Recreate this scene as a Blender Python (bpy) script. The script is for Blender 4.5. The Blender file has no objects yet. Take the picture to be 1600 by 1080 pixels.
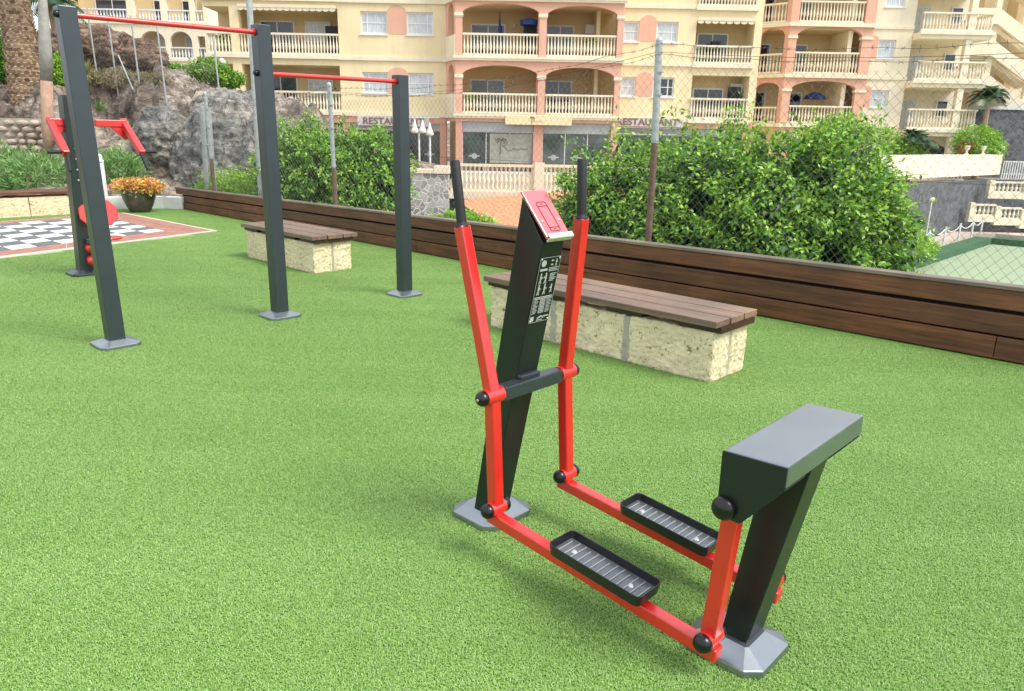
import bpy, bmesh, math, random
import numpy as np
from mathutils import Vector, Matrix
from mathutils.geometry import tessellate_polygon
R = math.radians
SC = bpy.context.scene
COL = SC.collection
rnd = random.Random(7)
nr = np.random.default_rng(11)

# ------------------------------------------------------------------ camera
PITCH, ROLL, FPX, CAMH = 15.8, 1.1, 1160.0, 1.6
cd = bpy.data.cameras.new("camera"); cam = bpy.data.objects.new("camera", cd); COL.objects.link(cam)
cd.sensor_fit = 'HORIZONTAL'; cd.sensor_width = 36.0; cd.lens = 36.0 * FPX / 1600.0
cd.clip_start = 0.05; cd.clip_end = 3000
cam.matrix_world = (Matrix.Translation((0, 0, CAMH)) @ Matrix.Rotation(R(90 - PITCH), 4, 'X')
                    @ Matrix.Rotation(R(ROLL), 4, 'Z'))
SC.camera = cam
# ------------------------------------------------------------------ sky and sun
SUN_EL, SUN_AZ = R(52), R(118)          # azimuth clockwise from +Y
w = bpy.data.worlds.new("World"); SC.world = w; w.use_nodes = True
nt = w.node_tree; nt.nodes.clear()
wo = nt.nodes.new('ShaderNodeOutputWorld'); bg = nt.nodes.new('ShaderNodeBackground')
sky = nt.nodes.new('ShaderNodeTexSky'); sky.sky_type = 'NISHITA'; sky.sun_disc = False
sky.sun_elevation = SUN_EL; sky.sun_rotation = SUN_AZ; sky.air_density = 1.0; sky.dust_density = 4.0; sky.ozone_density = 1.0
mx = nt.nodes.new('ShaderNodeMix'); mx.data_type = 'RGBA'; mx.inputs[0].default_value = 0.72
mx.inputs[7].default_value = (11.5, 12.0, 12.6, 1)       # thin white cloud cover over the whole sky
nt.links.new(sky.outputs[0], mx.inputs[6]); nt.links.new(mx.outputs[2], bg.inputs[0]); nt.links.new(bg.outputs[0], wo.inputs[0])
bg.inputs[1].default_value = 0.097
sd = bpy.data.lights.new("sun", 'SUN'); sun = bpy.data.objects.new("sun", sd); COL.objects.link(sun)
sd.energy = 2.5; sd.angle = R(22); sd.color = (1.0, 0.955, 0.88)
dv = Vector((math.sin(SUN_AZ) * math.cos(SUN_EL), math.cos(SUN_AZ) * math.cos(SUN_EL), math.sin(SUN_EL)))
sun.rotation_euler = dv.to_track_quat('Z', 'Y').to_euler(); sun.location = (5, -5, 30)
SC.view_settings.view_transform = 'Standard'; SC.view_settings.look = 'None'
SC.view_settings.exposure = 0.50; SC.view_settings.gamma = 1.0

# ------------------------------------------------------------------ site frame (s along the plank wall, t away from it)
A45 = R(43.5)
SV = Vector((math.cos(A45), -math.sin(A45), 0)); TV = Vector((math.sin(A45), math.cos(A45), 0))
def W(s, t, z=0.0): return SV * s + TV * t + Vector((0, 0, z))
class Frame:
    """u along, d depth, z up"""
    def __init__(s, ox=0, oy=0, ang=0.0):
        s.o = Vector((ox, oy, 0)); s.u = Vector((math.cos(ang), math.sin(ang), 0)); s.d = Vector((-math.sin(ang), math.cos(ang), 0))
    def __call__(s, u, d, z): return s.o + s.u * u + s.d * d + Vector((0, 0, z))
SITE = Frame(0, 0, -A45)

# ------------------------------------------------------------------ mesh builder
class MB:
    def __init__(s): s.v = []; s.f = []; s.sm = []; s.mi = []; s.cur = 0
    def add(s, vs, fs, smooth=False):
        b = len(s.v); s.v.extend([tuple(v) for v in vs])
        for f in fs: s.f.append([b + i for i in f]); s.sm.append(smooth); s.mi.append(s.cur)
        return s
    def box(s, c, size, ax=None):
        """box at centre c, size (x,y,z) along axes ax"""
        ax = ax or (Vector((1, 0, 0)), Vector((0, 1, 0)), Vector((0, 0, 1)))
        c = Vector(c); h = [x / 2 for x in size]; vs = []
        for k in (-1, 1):
            for j in (-1, 1):
                for i in (-1, 1): vs.append(c + ax[0] * h[0] * i + ax[1] * h[1] * j + ax[2] * h[2] * k)
        return s.add(vs, [(0, 2, 3, 1), (4, 5, 7, 6), (0, 1, 5, 4), (2, 6, 7, 3), (0, 4, 6, 2), (1, 3, 7, 5)])
    def fbox(s, F, u0, u1, d0, d1, z0, z1):
        vs = [F(u, d, z) for z in (z0, z1) for d in (d0, d1) for u in (u0, u1)]
        return s.add(vs, [(0, 2, 3, 1), (4, 5, 7, 6), (0, 1, 5, 4), (2, 6, 7, 3), (0, 4, 6, 2), (1, 3, 7, 5)])
    def beam(s, a, b, w_, h_, side=None, ext=0.0):
        a = Vector(a); b = Vector(b); d = (b - a).normalized(); a = a - d * ext; b = b + d * ext
        side = Vector(side) if side is not None else d.cross(Vector((0, 0, 1)))
        if side.length < 1e-4: side = Vector((1, 0, 0))
        side = (side - d * side.dot(d)).normalized(); up = side.cross(d).normalized()
        vs = [p + side * (w_ / 2 * i) + up * (h_ / 2 * j) for p in (a, b) for j in (-1, 1) for i in (-1, 1)]
        return s.add(vs, [(0, 2, 3, 1), (4, 5, 7, 6), (0, 1, 5, 4), (2, 6, 7, 3), (0, 4, 6, 2), (1, 3, 7, 5)])
    def cyl(s, a, b, r0, r1=None, n=12, caps=True, smooth=True):
        a = Vector(a); b = Vector(b); r1 = r0 if r1 is None else r1
        d = (b - a).normalized(); x = d.orthogonal().normalized(); y = d.cross(x)
        vs = []
        for p, r in ((a, r0), (b, r1)):
            for i in range(n):
                t = 2 * math.pi * i / n; vs.append(p + x * (r * math.cos(t)) + y * (r * math.sin(t)))
        s.add(vs, [(i, (i + 1) % n, n + (i + 1) % n, n + i) for i in range(n)], smooth)
        if caps:
            s.add(vs[:n], [tuple(range(n))[::-1]]); s.add(vs[n:], [tuple(range(n))])
        return s
    def tube(s, pts, r, n=6, rs=None):
        pts = [Vector(p) for p in pts]; vs = []
        x = None
        for k, p in enumerate(pts):
            d = (pts[min(k + 1, len(pts) - 1)] - pts[max(k - 1, 0)]).normalized()
            if x is None: x = d.orthogonal().normalized()
            x = (x - d * x.dot(d)).normalized(); y = d.cross(x); rr = rs[k] if rs else r
            for i in range(n):
                t = 2 * math.pi * i / n; vs.append(p + x * (rr * math.cos(t)) + y * (rr * math.sin(t)))
        fs = []
        for k in range(len(pts) - 1):
            for i in range(n): fs.append((k * n + i, k * n + (i + 1) % n, (k + 1) * n + (i + 1) % n, (k + 1) * n + i))
        fs.append(tuple(range(n))[::-1]); fs.append(tuple(range((len(pts) - 1) * n, len(pts) * n)))
        return s.add(vs, fs, True)
    def lathe(s, base, prof, n=10, axis=Vector((0, 0, 1)), smooth=True, phase=0.0):
        base = Vector(base); x = axis.orthogonal().normalized(); y = axis.cross(x); vs = []
        for r, h in prof:
            for i in range(n):
                t = 2 * math.pi * i / n + phase; vs.append(base + axis * h + x * (r * math.cos(t)) + y * (r * math.sin(t)))
        fs = []
        for k in range(len(prof) - 1):
            for i in range(n): fs.append((k * n + i, k * n + (i + 1) % n, (k + 1) * n + (i + 1) % n, (k + 1) * n + i))
        s.add(vs, fs, smooth)
        s.add(vs[:n], [tuple(range(n))[::-1]], smooth); s.add(vs[-n:], [tuple(range(n))], smooth)
        return s
    def prism(s, F, poly, d0, d1, plane='uz'):
        """polygon in (u,z) of frame F extruded d0..d1"""
        n = len(poly)
        vs = [F(u, d0, z) for u, z in poly] + [F(u, d1, z) for u, z in poly]
        return s.add(vs, [tuple(range(n)), tuple(range(n, 2 * n))[::-1]] + [(i, n + i, n + (i + 1) % n, (i + 1) % n) for i in range(n)])
    def slab(s, poly, z0, z1):
        n = len(poly); vs = [Vector((x, y, z0)) for x, y in poly] + [Vector((x, y, z1)) for x, y in poly]
        return s.add(vs, [tuple(range(n))[::-1], tuple(range(n, 2 * n))] + [(i, (i + 1) % n, n + (i + 1) % n, n + i) for i in range(n)])
    def plate(s, F, outer, holes, d0, d1):
        loops = [outer] + list(holes)
        flat = [p for l in loops for p in l]
        tri = tessellate_polygon([[Vector((p[0], p[1], 0)) for p in l] for l in loops])
        n = len(flat); vs = [F(u, d0, z) for u, z in flat] + [F(u, d1, z) for u, z in flat]
        fs = [tuple(t) for t in tri] + [tuple(n + i for i in t[::-1]) for t in tri]
        k = 0
        for l in loops:
            m = len(l)
            for i in range(m): a = k + i; b = k + (i + 1) % m; fs.append((a, b, n + b, n + a))
            k += m
        return s.add(vs, fs)
    def build(s, name, mats, parent=None, bevel=0, fixn=True, seg=2):
        me = bpy.data.meshes.new(name); me.from_pydata(s.v, [], s.f)
        me.polygons.foreach_set('use_smooth', s.sm); 
        for m in (mats if isinstance(mats, (list, tuple)) else [mats]): me.materials.append(m)
        me.polygons.foreach_set('material_index', s.mi); me.update()
        if fixn:
            bm = bmesh.new(); bm.from_mesh(me); bmesh.ops.recalc_face_normals(bm, faces=bm.faces); bm.to_mesh(me); bm.free()
        return link(name, me, parent, bevel, seg)
ROOTM = {}
def link(name, me, parent=None, bevel=0, seg=2):
    o = bpy.data.objects.new(name, me); COL.objects.link(o)
    if parent is not None:
        M = ROOTM.get(parent.name, Matrix.Identity(4)); me.transform(M.inverted()); o.parent = parent
        ROOTM[o.name] = M
    if bevel:
        b = o.modifiers.new('bevel', 'BEVEL'); b.width = bevel; b.segments = seg; b.limit_method = 'ANGLE'; b.angle_limit = R(40)
        b.harden_normals = False
    return o
def thing(name, label, cat, loc=(0, 0, 0), rz=0.0, group=None):
    o = bpy.data.objects.new(name, None); COL.objects.link(o); o.empty_display_size = 0.2
    o.location = loc; o.rotation_euler = (0, 0, rz); o['label'] = label; o['category'] = cat
    if group: o['group'] = group
    ROOTM[o.name] = Matrix.Translation(Vector(loc)) @ Matrix.Rotation(rz, 4, 'Z')
    return o
def tag(o, label=None, cat=None, group=None, kind=None):
    if label: o['label'] = label
    if cat: o['category'] = cat
    if group: o['group'] = group
    if kind: o['kind'] = kind
    return o
def origin(o, p):
    p = Vector(p); o.data.transform(Matrix.Translation(-p)); o.location = p; return o
def copy_tree(o, parent=None):
    c = o.copy(); COL.objects.link(c)
    if parent is not None: c.parent = parent
    for ch in list(o.children): copy_tree(ch, c)
    return c

# ------------------------------------------------------------------ materials
def newmat(name):
    m = bpy.data.materials.new(name); m.use_nodes = True; nt = m.node_tree
    return m, nt, nt.nodes['Principled BSDF']
def node(nt, kind, **kw):
    n = nt.nodes.new(kind)
    for k, v in kw.items():
        if k.startswith('i_'): n.inputs[int(k[2:])].default_value = v
        else: setattr(n, k, v)
    return n
def c4(c): return (c[0], c[1], c[2], 1)
def ramp(nt, src, stops):
    r = nt.nodes.new('ShaderNodeValToRGB'); e = r.color_ramp.elements
    e[0].position, e[0].color = stops[0][0], c4(stops[0][1]); e[1].position, e[1].color = stops[-1][0], c4(stops[-1][1])
    for p, c in stops[1:-1]: q = e.new(p); q.color = c4(c)
    nt.links.new(src, r.inputs[0]); return r.outputs[0]
def coords(nt, scale=(1, 1, 1)):
    tc = nt.nodes.new('ShaderNodeTexCoord'); mp = nt.nodes.new('ShaderNodeMapping'); mp.inputs[3].default_value = scale
    nt.links.new(tc.outputs['Object'], mp.inputs[0]); return mp.outputs[0]
def noise(nt, vec, sc, det=4, rough=0.6):
    n = nt.nodes.new('ShaderNodeTexNoise'); n.inputs['Scale'].default_value = sc; n.inputs['Detail'].default_value = det
    n.inputs['Roughness'].default_value = rough; nt.links.new(vec, n.inputs['Vector']); return n.outputs[0]
def mixc(nt, fac, a, b, mode='MIX'):
    m = nt.nodes.new('ShaderNodeMix'); m.data_type = 'RGBA'; m.blend_type = mode
    for i, x in ((0, fac), (6, a), (7, b)):
        if hasattr(x, 'links') or isinstance(x, bpy.types.NodeSocket): nt.links.new(x, m.inputs[i])
        else: m.inputs[i].default_value = x if i == 0 else c4(x)
    return m.outputs[2]
def bump(nt, bsdf, h, strength=0.3, dist=0.01):
    b = nt.nodes.new('ShaderNodeBump'); b.inputs['Strength'].default_value = strength; b.inputs['Distance'].default_value = dist
    nt.links.new(h, b.inputs['Height']); nt.links.new(b.outputs[0], bsdf.inputs['Normal'])
def M(name, col, rough=0.6, var=0.12, vs=3.0, bs=0.0, bsc=40, bd=0.004, metal=0.0, spec=0.5, coat=0.0, scale=(1, 1, 1), rv=0.0):
    m, nt, b = newmat(name); v = coords(nt, scale); n = noise(nt, v, vs)
    lo = [c * (1 - var) for c in col]; hi = [min(1, c * (1 + var)) for c in col]
    nt.links.new(ramp(nt, n, [(0.3, lo), (0.7, hi)]), b.inputs['Base Color'])
    b.inputs['Roughness'].default_value = rough; b.inputs['Metallic'].default_value = metal
    b.inputs['Specular IOR Level'].default_value = spec; b.inputs['Coat Weight'].default_value = coat; b.inputs['Coat Roughness'].default_value = 0.15
    if rv:
        mr = node(nt, 'ShaderNodeMapRange'); nt.links.new(noise(nt, v, vs * 4), mr.inputs[0]); mr.inputs[3].default_value = rough - rv; mr.inputs[4].default_value = rough + rv
        nt.links.new(mr.outputs[0], b.inputs['Roughness'])
    if bs: bump(nt, b, noise(nt, v, bsc, 3), bs, bd)
    return m
m_char = M('charcoal_paint', (0.046, 0.061, 0.073), 0.34, 0.08, 6, 0.10, 500, 0.0006, metal=0.45, spec=0.9, rv=0.05)
m_colm = M('shaded_charcoal', (0.022, 0.030, 0.032), 0.36, 0.08, 6, 0.10, 500, 0.0006, metal=0.55, spec=0.8, rv=0.05)  # darker copy of the charcoal, shade of unlit faces put into the colour
m_charlit = M('sky_lit_charcoal', (0.30, 0.335, 0.365), 0.30, 0.06, 6, 0.06, 400, 0.0005, metal=0.85, spec=0.8, rv=0.05)  # lighter copy of the charcoal, sky sheen on top faces put into the colour
m_rib = M('pale_rib', (0.42, 0.44, 0.46), 0.35, 0.1, 20, metal=0.5)  # paler than the pedal floor
m_tray = M('sky_lit_tread', (0.15, 0.165, 0.18), 0.34, 0.10, 20, metal=0.55, spec=0.8)  # pedal floor lightened to stand in for the sky's reflection
m_red = M('red_paint', (0.64, 0.012, 0.010), 0.34, 0.05, 6, 0.08, 500, 0.0006, spec=0.85, coat=0.5, rv=0.05)
m_redp = M('red_plastic_plate', (0.66, 0.10, 0.12), 0.14, 0.04, 6, spec=1.0, coat=1.0)
m_blk = M('black_plastic', (0.006, 0.006, 0.007), 0.28, 0.2, 10, spec=0.5)
m_rub = M('black_foam_grip', (0.010, 0.011, 0.013), 0.62, 0.3, 60, 0.5, 300, 0.002)
m_pedal = M('pedal_plastic', (0.012, 0.013, 0.016), 0.30, 0.2, 20, spec=0.6)
m_mesh = M('zinc_wire', (0.22, 0.225, 0.22), 0.6, 0.4, 14)
m_steel = M('galvanised_steel', (0.42, 0.45, 0.46), 0.5, 0.18, 14, metal=0.35)
m_bolt = M('bolt_steel', (0.6, 0.6, 0.6), 0.3, 0.1, 30, metal=0.9)
m_rust = M('brown_rusted_paint', (0.16, 0.10, 0.075), 0.85, 0.35, 18, 0.4, 60)
m_white = M('white_paint', (0.74, 0.76, 0.76), 0.5, 0.05, 3)
m_wkerb = M('whitewashed_concrete', (0.66, 0.68, 0.68), 0.8, 0.10, 5, 0.3, 40)
m_cream = M('cream_stone_trim', (0.86, 0.80, 0.64), 0.7, 0.06, 1.2)
m_yellow = M('pale_yellow_render', (0.84, 0.70, 0.42), 0.85, 0.04, 0.35, 0.15, 30)
m_yellow2 = M('cream_render', (0.86, 0.76, 0.55), 0.85, 0.05, 0.3, 0.15, 30)
m_tan = M('tan_render', (0.70, 0.55, 0.33), 0.85, 0.07, 0.6)
m_salmon = M('salmon_render', (0.77, 0.46, 0.34), 0.85, 0.06, 0.4, 0.15, 30)
m_salmon2 = M('deep_salmon_render', (0.70, 0.38, 0.28), 0.85, 0.06, 0.4, 0.15, 30)
m_frame = M('white_window_frame', (0.78, 0.79, 0.80), 0.4, 0.03, 3)
m_curt = M('net_curtain_glass', (0.55, 0.60, 0.62), 0.14, 0.28, 5, scale=(6, 1, 0.6), spec=0.8)
m_glassd = M('dark_glass', (0.018, 0.025, 0.04), 0.06, 0.5, 0.8, spec=0.9)
m_glassm = M('shopfront_glass', (0.085, 0.105, 0.10), 0.12, 0.75, 0.9, spec=0.9)
m_shut = M('grey_roller_shutter', (0.40, 0.42, 0.41), 0.6, 0.08, 2)
m_signb = M('sign_board_white', (0.62, 0.56, 0.54), 0.6, 0.10, 3)
m_signl = M('sign_lettering_brown', (0.20, 0.14, 0.12), 0.6, 0.1, 5)
m_signc = M('sign_board_cream', (0.84, 0.70, 0.42), 0.6, 0.05, 3)
m_blue = M('blue_canvas', (0.02, 0.05, 0.20), 0.8, 0.2, 5)
m_soil = M('soil', (0.07, 0.05, 0.035), 0.95, 0.4, 10, 0.6, 40)
m_darkc = M('dark_clutter', (0.03, 0.035, 0.05), 0.7, 0.4, 4)
m_terrac = M('terrace_floor', (0.38, 0.33, 0.27), 0.8, 0.12, 1)
m_shade = M('translucent_shade', (0.80, 0.78, 0.70), 0.5, 0.05, 5)
m_fabric = M('awning_canvas', (0.78, 0.70, 0.52), 0.85, 0.06, 3)

def mat_wall(name, col):
    m, nt, b = newmat(name); v = coords(nt); vs = coords(nt, (2.2, 2.2, 0.22))
    c = ramp(nt, noise(nt, v, 0.45, 5, .65), [(0.3, [x * .92 for x in col]), (0.7, [min(1, x * 1.05) for x in col])])
    c = mixc(nt, .28, c, ramp(nt, noise(nt, vs, 1.3, 6, .7), [(0.36, (0.80, 0.78, 0.74)), (0.52, (1.02, 1.02, 1.02))]), 'MULTIPLY')
    nt.links.new(c, b.inputs['Base Color']); b.inputs['Roughness'].default_value = .88; bump(nt, b, noise(nt, v, 30), .15, .004); return m
m_yellow = mat_wall('pale_yellow_render', (0.86, 0.735, 0.46)); m_yellow2 = mat_wall('cream_render', (0.88, 0.79, 0.60))
m_salmon = mat_wall('salmon_render', (0.77, 0.45, 0.33)); m_salmon2 = mat_wall('deep_salmon_render', (0.70, 0.37, 0.27)); m_cream = mat_wall('cream_stone_trim', (0.83, 0.76, 0.59))
def mat_turf():
    m, nt, b = newmat('artificial_turf'); v = coords(nt)
    fine = noise(nt, v, 165, 3, 0.75); mid = noise(nt, v, 34, 3, 0.6); big = noise(nt, v, 0.9, 3, 0.5)
    v2 = coords(nt, (1, 0.35, 1)); st = noise(nt, v2, 90, 2, 0.6)
    a = node(nt, 'ShaderNodeMath', operation='ADD'); nt.links.new(fine, a.inputs[0]); nt.links.new(st, a.inputs[1])
    a2 = node(nt, 'ShaderNodeMath', operation='MULTIPLY_ADD', i_1=0.42, i_2=0.0); nt.links.new(a.outputs[0], a2.inputs[0])
    a3 = node(nt, 'ShaderNodeMath', operation='MULTIPLY_ADD', i_1=0.22); nt.links.new(mid, a3.inputs[0]); nt.links.new(a2.outputs[0], a3.inputs[2])
    col = ramp(nt, a3.outputs[0], [(0.40, (0.06, 0.13, 0.02)), (0.50, (0.14, 0.28, 0.05)), (0.58, (0.22, 0.40, 0.09)), (0.70, (0.32, 0.48, 0.17))])
    tint = ramp(nt, big, [(0.3, (0.92, 1.0, 0.90)), (0.7, (1.05, 1.0, 1.0))])
    nt.links.new(mixc(nt, 1.0, col, tint, 'MULTIPLY'), b.inputs['Base Color'])
    b.inputs['Roughness'].default_value = 0.72; b.inputs['Specular IOR Level'].default_value = 0.25
    bump(nt, b, a3.outputs[0], 0.55, 0.012); return m
m_turf = mat_turf()
def mat_blade():
    m, nt, b = newmat('turf_blade'); g = node(nt, 'ShaderNodeNewGeometry'); tc = node(nt, 'ShaderNodeTexCoord')
    c = ramp(nt, g.outputs['Random Per Island'], [(0, (0.18, 0.33, 0.07)), (.35, (0.235, 0.41, 0.092)), (.8, (0.30, 0.48, 0.14)), (1, (0.42, 0.58, 0.25))])
    mpp = node(nt, 'ShaderNodeMapping'); mpp.inputs[2].default_value = (0, 0, A45); mpp.inputs[3].default_value = (.5, 2.2, 1); nt.links.new(g.outputs['Position'], mpp.inputs[0])
    big = noise(nt, mpp.outputs[0], 1.0, 4, .6)
    c = mixc(nt, 1.0, c, ramp(nt, big, [(0.3, (0.84, 0.90, 0.80)), (0.7, (1.10, 1.05, 1.12))]), 'MULTIPLY')
    mq = node(nt, 'ShaderNodeMapping'); mq.inputs[2].default_value = (0, 0, A45); nt.links.new(g.outputs['Position'], mq.inputs[0])      # rolls 2 m wide laid side by side
    sx = node(nt, 'ShaderNodeSeparateXYZ'); nt.links.new(mq.outputs[0], sx.inputs[0]); fl = node(nt, 'ShaderNodeMath', operation='MULTIPLY', i_1=.5); nt.links.new(sx.outputs[1], fl.inputs[0])
    f2 = node(nt, 'ShaderNodeMath', operation='FLOOR'); nt.links.new(fl.outputs[0], f2.inputs[0]); wn = node(nt, 'ShaderNodeTexWhiteNoise', noise_dimensions='1D'); nt.links.new(f2.outputs[0], wn.inputs['W'])
    c = mixc(nt, 1.0, c, ramp(nt, wn.outputs['Value'], [(0, (0.94, 0.95, 0.93)), (1, (1.04, 1.03, 1.05))]), 'MULTIPLY')
    nt.links.new(c, b.inputs['Base Color']); b.inputs['Roughness'].default_value = .5; b.inputs['Specular IOR Level'].default_value = .35
    return m
def mat_wood(name, dark, light, ax=(0.5, 9, 9), rough=0.5):
    m, nt, b = newmat(name); v = coords(nt, ax); n1 = noise(nt, v, 3.2, 8, 0.7); v2 = coords(nt); n2 = noise(nt, v2, 1.7, 3)
    c = ramp(nt, n1, [(0.3, dark), (0.72, light)])
    c = mixc(nt, 1.0, c, ramp(nt, n2, [(0.3, (0.6, 0.6, 0.62)), (0.72, (1.15, 1.08, 1.0))]), 'MULTIPLY')
    ri = node(nt, 'ShaderNodeNewGeometry'); c = mixc(nt, 1.0, c, ramp(nt, ri.outputs['Random Per Island'], [(0, (0.72, 0.72, 0.74)), (1, (1.12, 1.1, 1.08))]), 'MULTIPLY')
    nt.links.new(c, b.inputs['Base Color']); b.inputs['Roughness'].default_value = rough; bump(nt, b, n1, 0.35, 0.004); return m
m_wood = mat_wood('stained_brown_wood', (0.06, 0.022, 0.011), (0.25, 0.10, 0.045))
m_woodc = mat_wood('weathered_cap_wood', (0.16, 0.12, 0.09), (0.36, 0.30, 0.25))
m_seat = mat_wood('bench_slat_wood', (0.17, 0.105, 0.08), (0.34, 0.235, 0.185), rough=0.34)
m_bearer = mat_wood('dark_bearer_wood', (0.02, 0.010, 0.006), (0.075, 0.035, 0.02))
m_slot = M('deep_backing', (0.008, 0.006, 0.005), 0.9)
def mat_tuff(name, base):
    m, nt, b = newmat(name); v = coords(nt)
    n = noise(nt, v, 9, 6, 0.7); n2 = noise(nt, v, 4, 3)
    def pits(sc, r0, r1, seed):
        vo = node(nt, 'ShaderNodeTexVoronoi'); vo.inputs['Scale'].default_value = sc; vo.inputs['Randomness'].default_value = 1.0
        mp = node(nt, 'ShaderNodeMapping'); mp.inputs[1].default_value = (seed, seed, seed); nt.links.new(v, mp.inputs[0])
        dn = node(nt, 'ShaderNodeTexNoise'); dn.inputs['Scale'].default_value = sc * 1.5; nt.links.new(mp.outputs[0], dn.inputs['Vector'])
        mv = node(nt, 'ShaderNodeMix', data_type='VECTOR'); mv.inputs[0].default_value = 0.12; nt.links.new(mp.outputs[0], mv.inputs[4]); nt.links.new(dn.outputs['Color'], mv.inputs[5]); nt.links.new(mv.outputs[1], vo.inputs['Vector'])
        sp = node(nt, 'ShaderNodeSeparateColor'); nt.links.new(vo.outputs['Color'], sp.inputs[0])
        th = node(nt, 'ShaderNodeMath', operation='MULTIPLY', i_1=r1); nt.links.new(sp.outputs[0], th.inputs[0])
        df = node(nt, 'ShaderNodeMath', operation='SUBTRACT'); nt.links.new(vo.outputs['Distance'], df.inputs[0]); nt.links.new(th.outputs[0], df.inputs[1])
        return ramp(nt, df.outputs[0], [(0.0, (0, 0, 0)), (0.04, (1, 1, 1))])
    p1, p2 = pits(9, 0, .17, 3.1), pits(30, 0, .34, 7.7)
    pm = mixc(nt, 1.0, p1, p2, 'MULTIPLY')
    c = ramp(nt, n2, [(0.3, [x * 0.88 for x in base]), (0.7, [min(1, x * 1.10) for x in base])])
    c = mixc(nt, 0.5, c, ramp(nt, n, [(0.35, (0.80, 0.78, 0.74)), (0.6, (1.05, 1.05, 1.05))]), 'MULTIPLY')
    c = mixc(nt, pm, (base[0] * .38, base[1] * .34, base[2] * .28), c)
    nt.links.new(c, b.inputs['Base Color']); b.inputs['Roughness'].default_value = 0.9
    hm = mixc(nt, 0.35, pm, n)
    bump(nt, b, hm, 0.5, 0.012); return m
m_tuff = mat_tuff('yellow_volcanic_tuff', (0.74, 0.64, 0.43))
m_mort = M('grey_mortar', (0.40, 0.38, 0.31), 0.95, 0.2, 12, 0.5, 60)
def mat_rock(name, c1, c2, c3, sc=0.9, bs=0.9):
    m, nt, b = newmat(name); v = coords(nt); n = noise(nt, v, sc, 10, 0.68); n2 = noise(nt, v, sc * 6, 6, 0.7); v3 = coords(nt, (1, 1, 2.6)); n3 = noise(nt, v3, sc * 2.2, 8, 0.75)
    c = ramp(nt, n, [(0.36, c1), (0.5, c2), (0.64, c3)])
    c = mixc(nt, 0.75, c, ramp(nt, n2, [(0.36, (0.35, 0.33, 0.32)), (0.55, (1.1, 1.1, 1.1))]), 'MULTIPLY')
    c = mixc(nt, 0.7, c, ramp(nt, n3, [(0.38, (0.3, 0.3, 0.32)), (0.5, (1.1, 1.08, 1.05))]), 'MULTIPLY')
    dn = node(nt, 'ShaderNodeTexNoise'); dn.inputs['Scale'].default_value = sc * 2.5; dn.inputs['Detail'].default_value = 6; nt.links.new(v, dn.inputs['Vector'])
    mv = node(nt, 'ShaderNodeMix', data_type='VECTOR'); mv.inputs[0].default_value = 0.35; nt.links.new(v, mv.inputs[4]); nt.links.new(dn.outputs['Color'], mv.inputs[5])
    vk = node(nt, 'ShaderNodeTexVoronoi', feature='DISTANCE_TO_EDGE'); vk.inputs['Scale'].default_value = sc * 2.4; nt.links.new(mv.outputs[1], vk.inputs['Vector'])
    ck = ramp(nt, vk.outputs['Distance'], [(0.0, (0.25, 0.23, 0.22)), (0.05, (1, 1, 1))]); c = mixc(nt, 0.8, c, ck, 'MULTIPLY')
    nt.links.new(c, b.inputs['Base Color']); b.inputs['Roughness'].default_value = 0.92
    ad = node(nt, 'ShaderNodeMath', operation='ADD'); nt.links.new(n2, ad.inputs[0]); nt.links.new(n3, ad.inputs[1]); bump(nt, b, ad.outputs[0], bs, 0.12); return m
def mat_leaf_(name, cols):
    m, nt, b = newmat(name); g = node(nt, 'ShaderNodeNewGeometry'); nt.links.new(ramp(nt, g.outputs['Random Per Island'], [(i / (len(cols) - 1), c) for i, c in enumerate(cols)]), b.inputs['Base Color']); b.inputs['Roughness'].default_value = .9; return m
m_rockg = mat_rock('grey_volcanic_rock', (0.13, 0.135, 0.14), (0.34, 0.335, 0.32), (0.58, 0.54, 0.46), 1.3)
m_rockb = mat_rock('brown_crag_rock', (0.14, 0.085, 0.055), (0.30, 0.19, 0.13), (0.42, 0.32, 0.24), 1.5)
m_hill = mat_rock('hillside_soil_and_rock', (0.09, 0.07, 0.06), (0.26, 0.21, 0.17), (0.55, 0.48, 0.40), 1.1)
m_stone = M('rounded_field_stone', (0.46, 0.38, 0.31), 0.9, 0.3, 3, 0.6, 14, 0.02)
def mat_vor(name, stone, joint, sc, w0=0.03, w1=0.07, bs=0.5, v3=(1, 1, 1)):
    m, nt, b = newmat(name); v = coords(nt, v3)
    vo = node(nt, 'ShaderNodeTexVoronoi', feature='DISTANCE_TO_EDGE'); vo.inputs['Scale'].default_value = sc; nt.links.new(v, vo.inputs['Vector'])
    vc = node(nt, 'ShaderNodeTexVoronoi'); vc.inputs['Scale'].default_value = sc; nt.links.new(v, vc.inputs['Vector'])
    sep = node(nt, 'ShaderNodeSeparateColor'); nt.links.new(vc.outputs['Color'], sep.inputs[0])
    sc_ = ramp(nt, sep.outputs[0], [(0, [x * 0.62 for x in stone]), (1, [min(1, x * 1.3) for x in stone])])
    sc_ = mixc(nt, 0.6, sc_, ramp(nt, noise(nt, v, sc * 4, 5), [(0.3, (0.7, 0.7, 0.7)), (0.7, (1.15, 1.15, 1.15))]), 'MULTIPLY')
    msk = ramp(nt, vo.outputs['Distance'], [(w0, (0, 0, 0)), (w1, (1, 1, 1))])
    nt.links.new(mixc(nt, msk, joint, sc_), b.inputs['Base Color']); b.inputs['Roughness'].default_value = 0.88
    bump(nt, b, msk, bs, 0.03); return m
m_flag = mat_vor('grey_flagstone_paving', (0.44, 0.45, 0.44), (0.72, 0.71, 0.67), 4.2)
m_basalt = mat_vor('dark_basalt_masonry', (0.12, 0.13, 0.145), (0.17, 0.18, 0.19), 3.6, 0.005, 0.05)
m_path = M('pink_paving', (0.55, 0.45, 0.38), 0.85, 0.12, 2)
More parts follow.
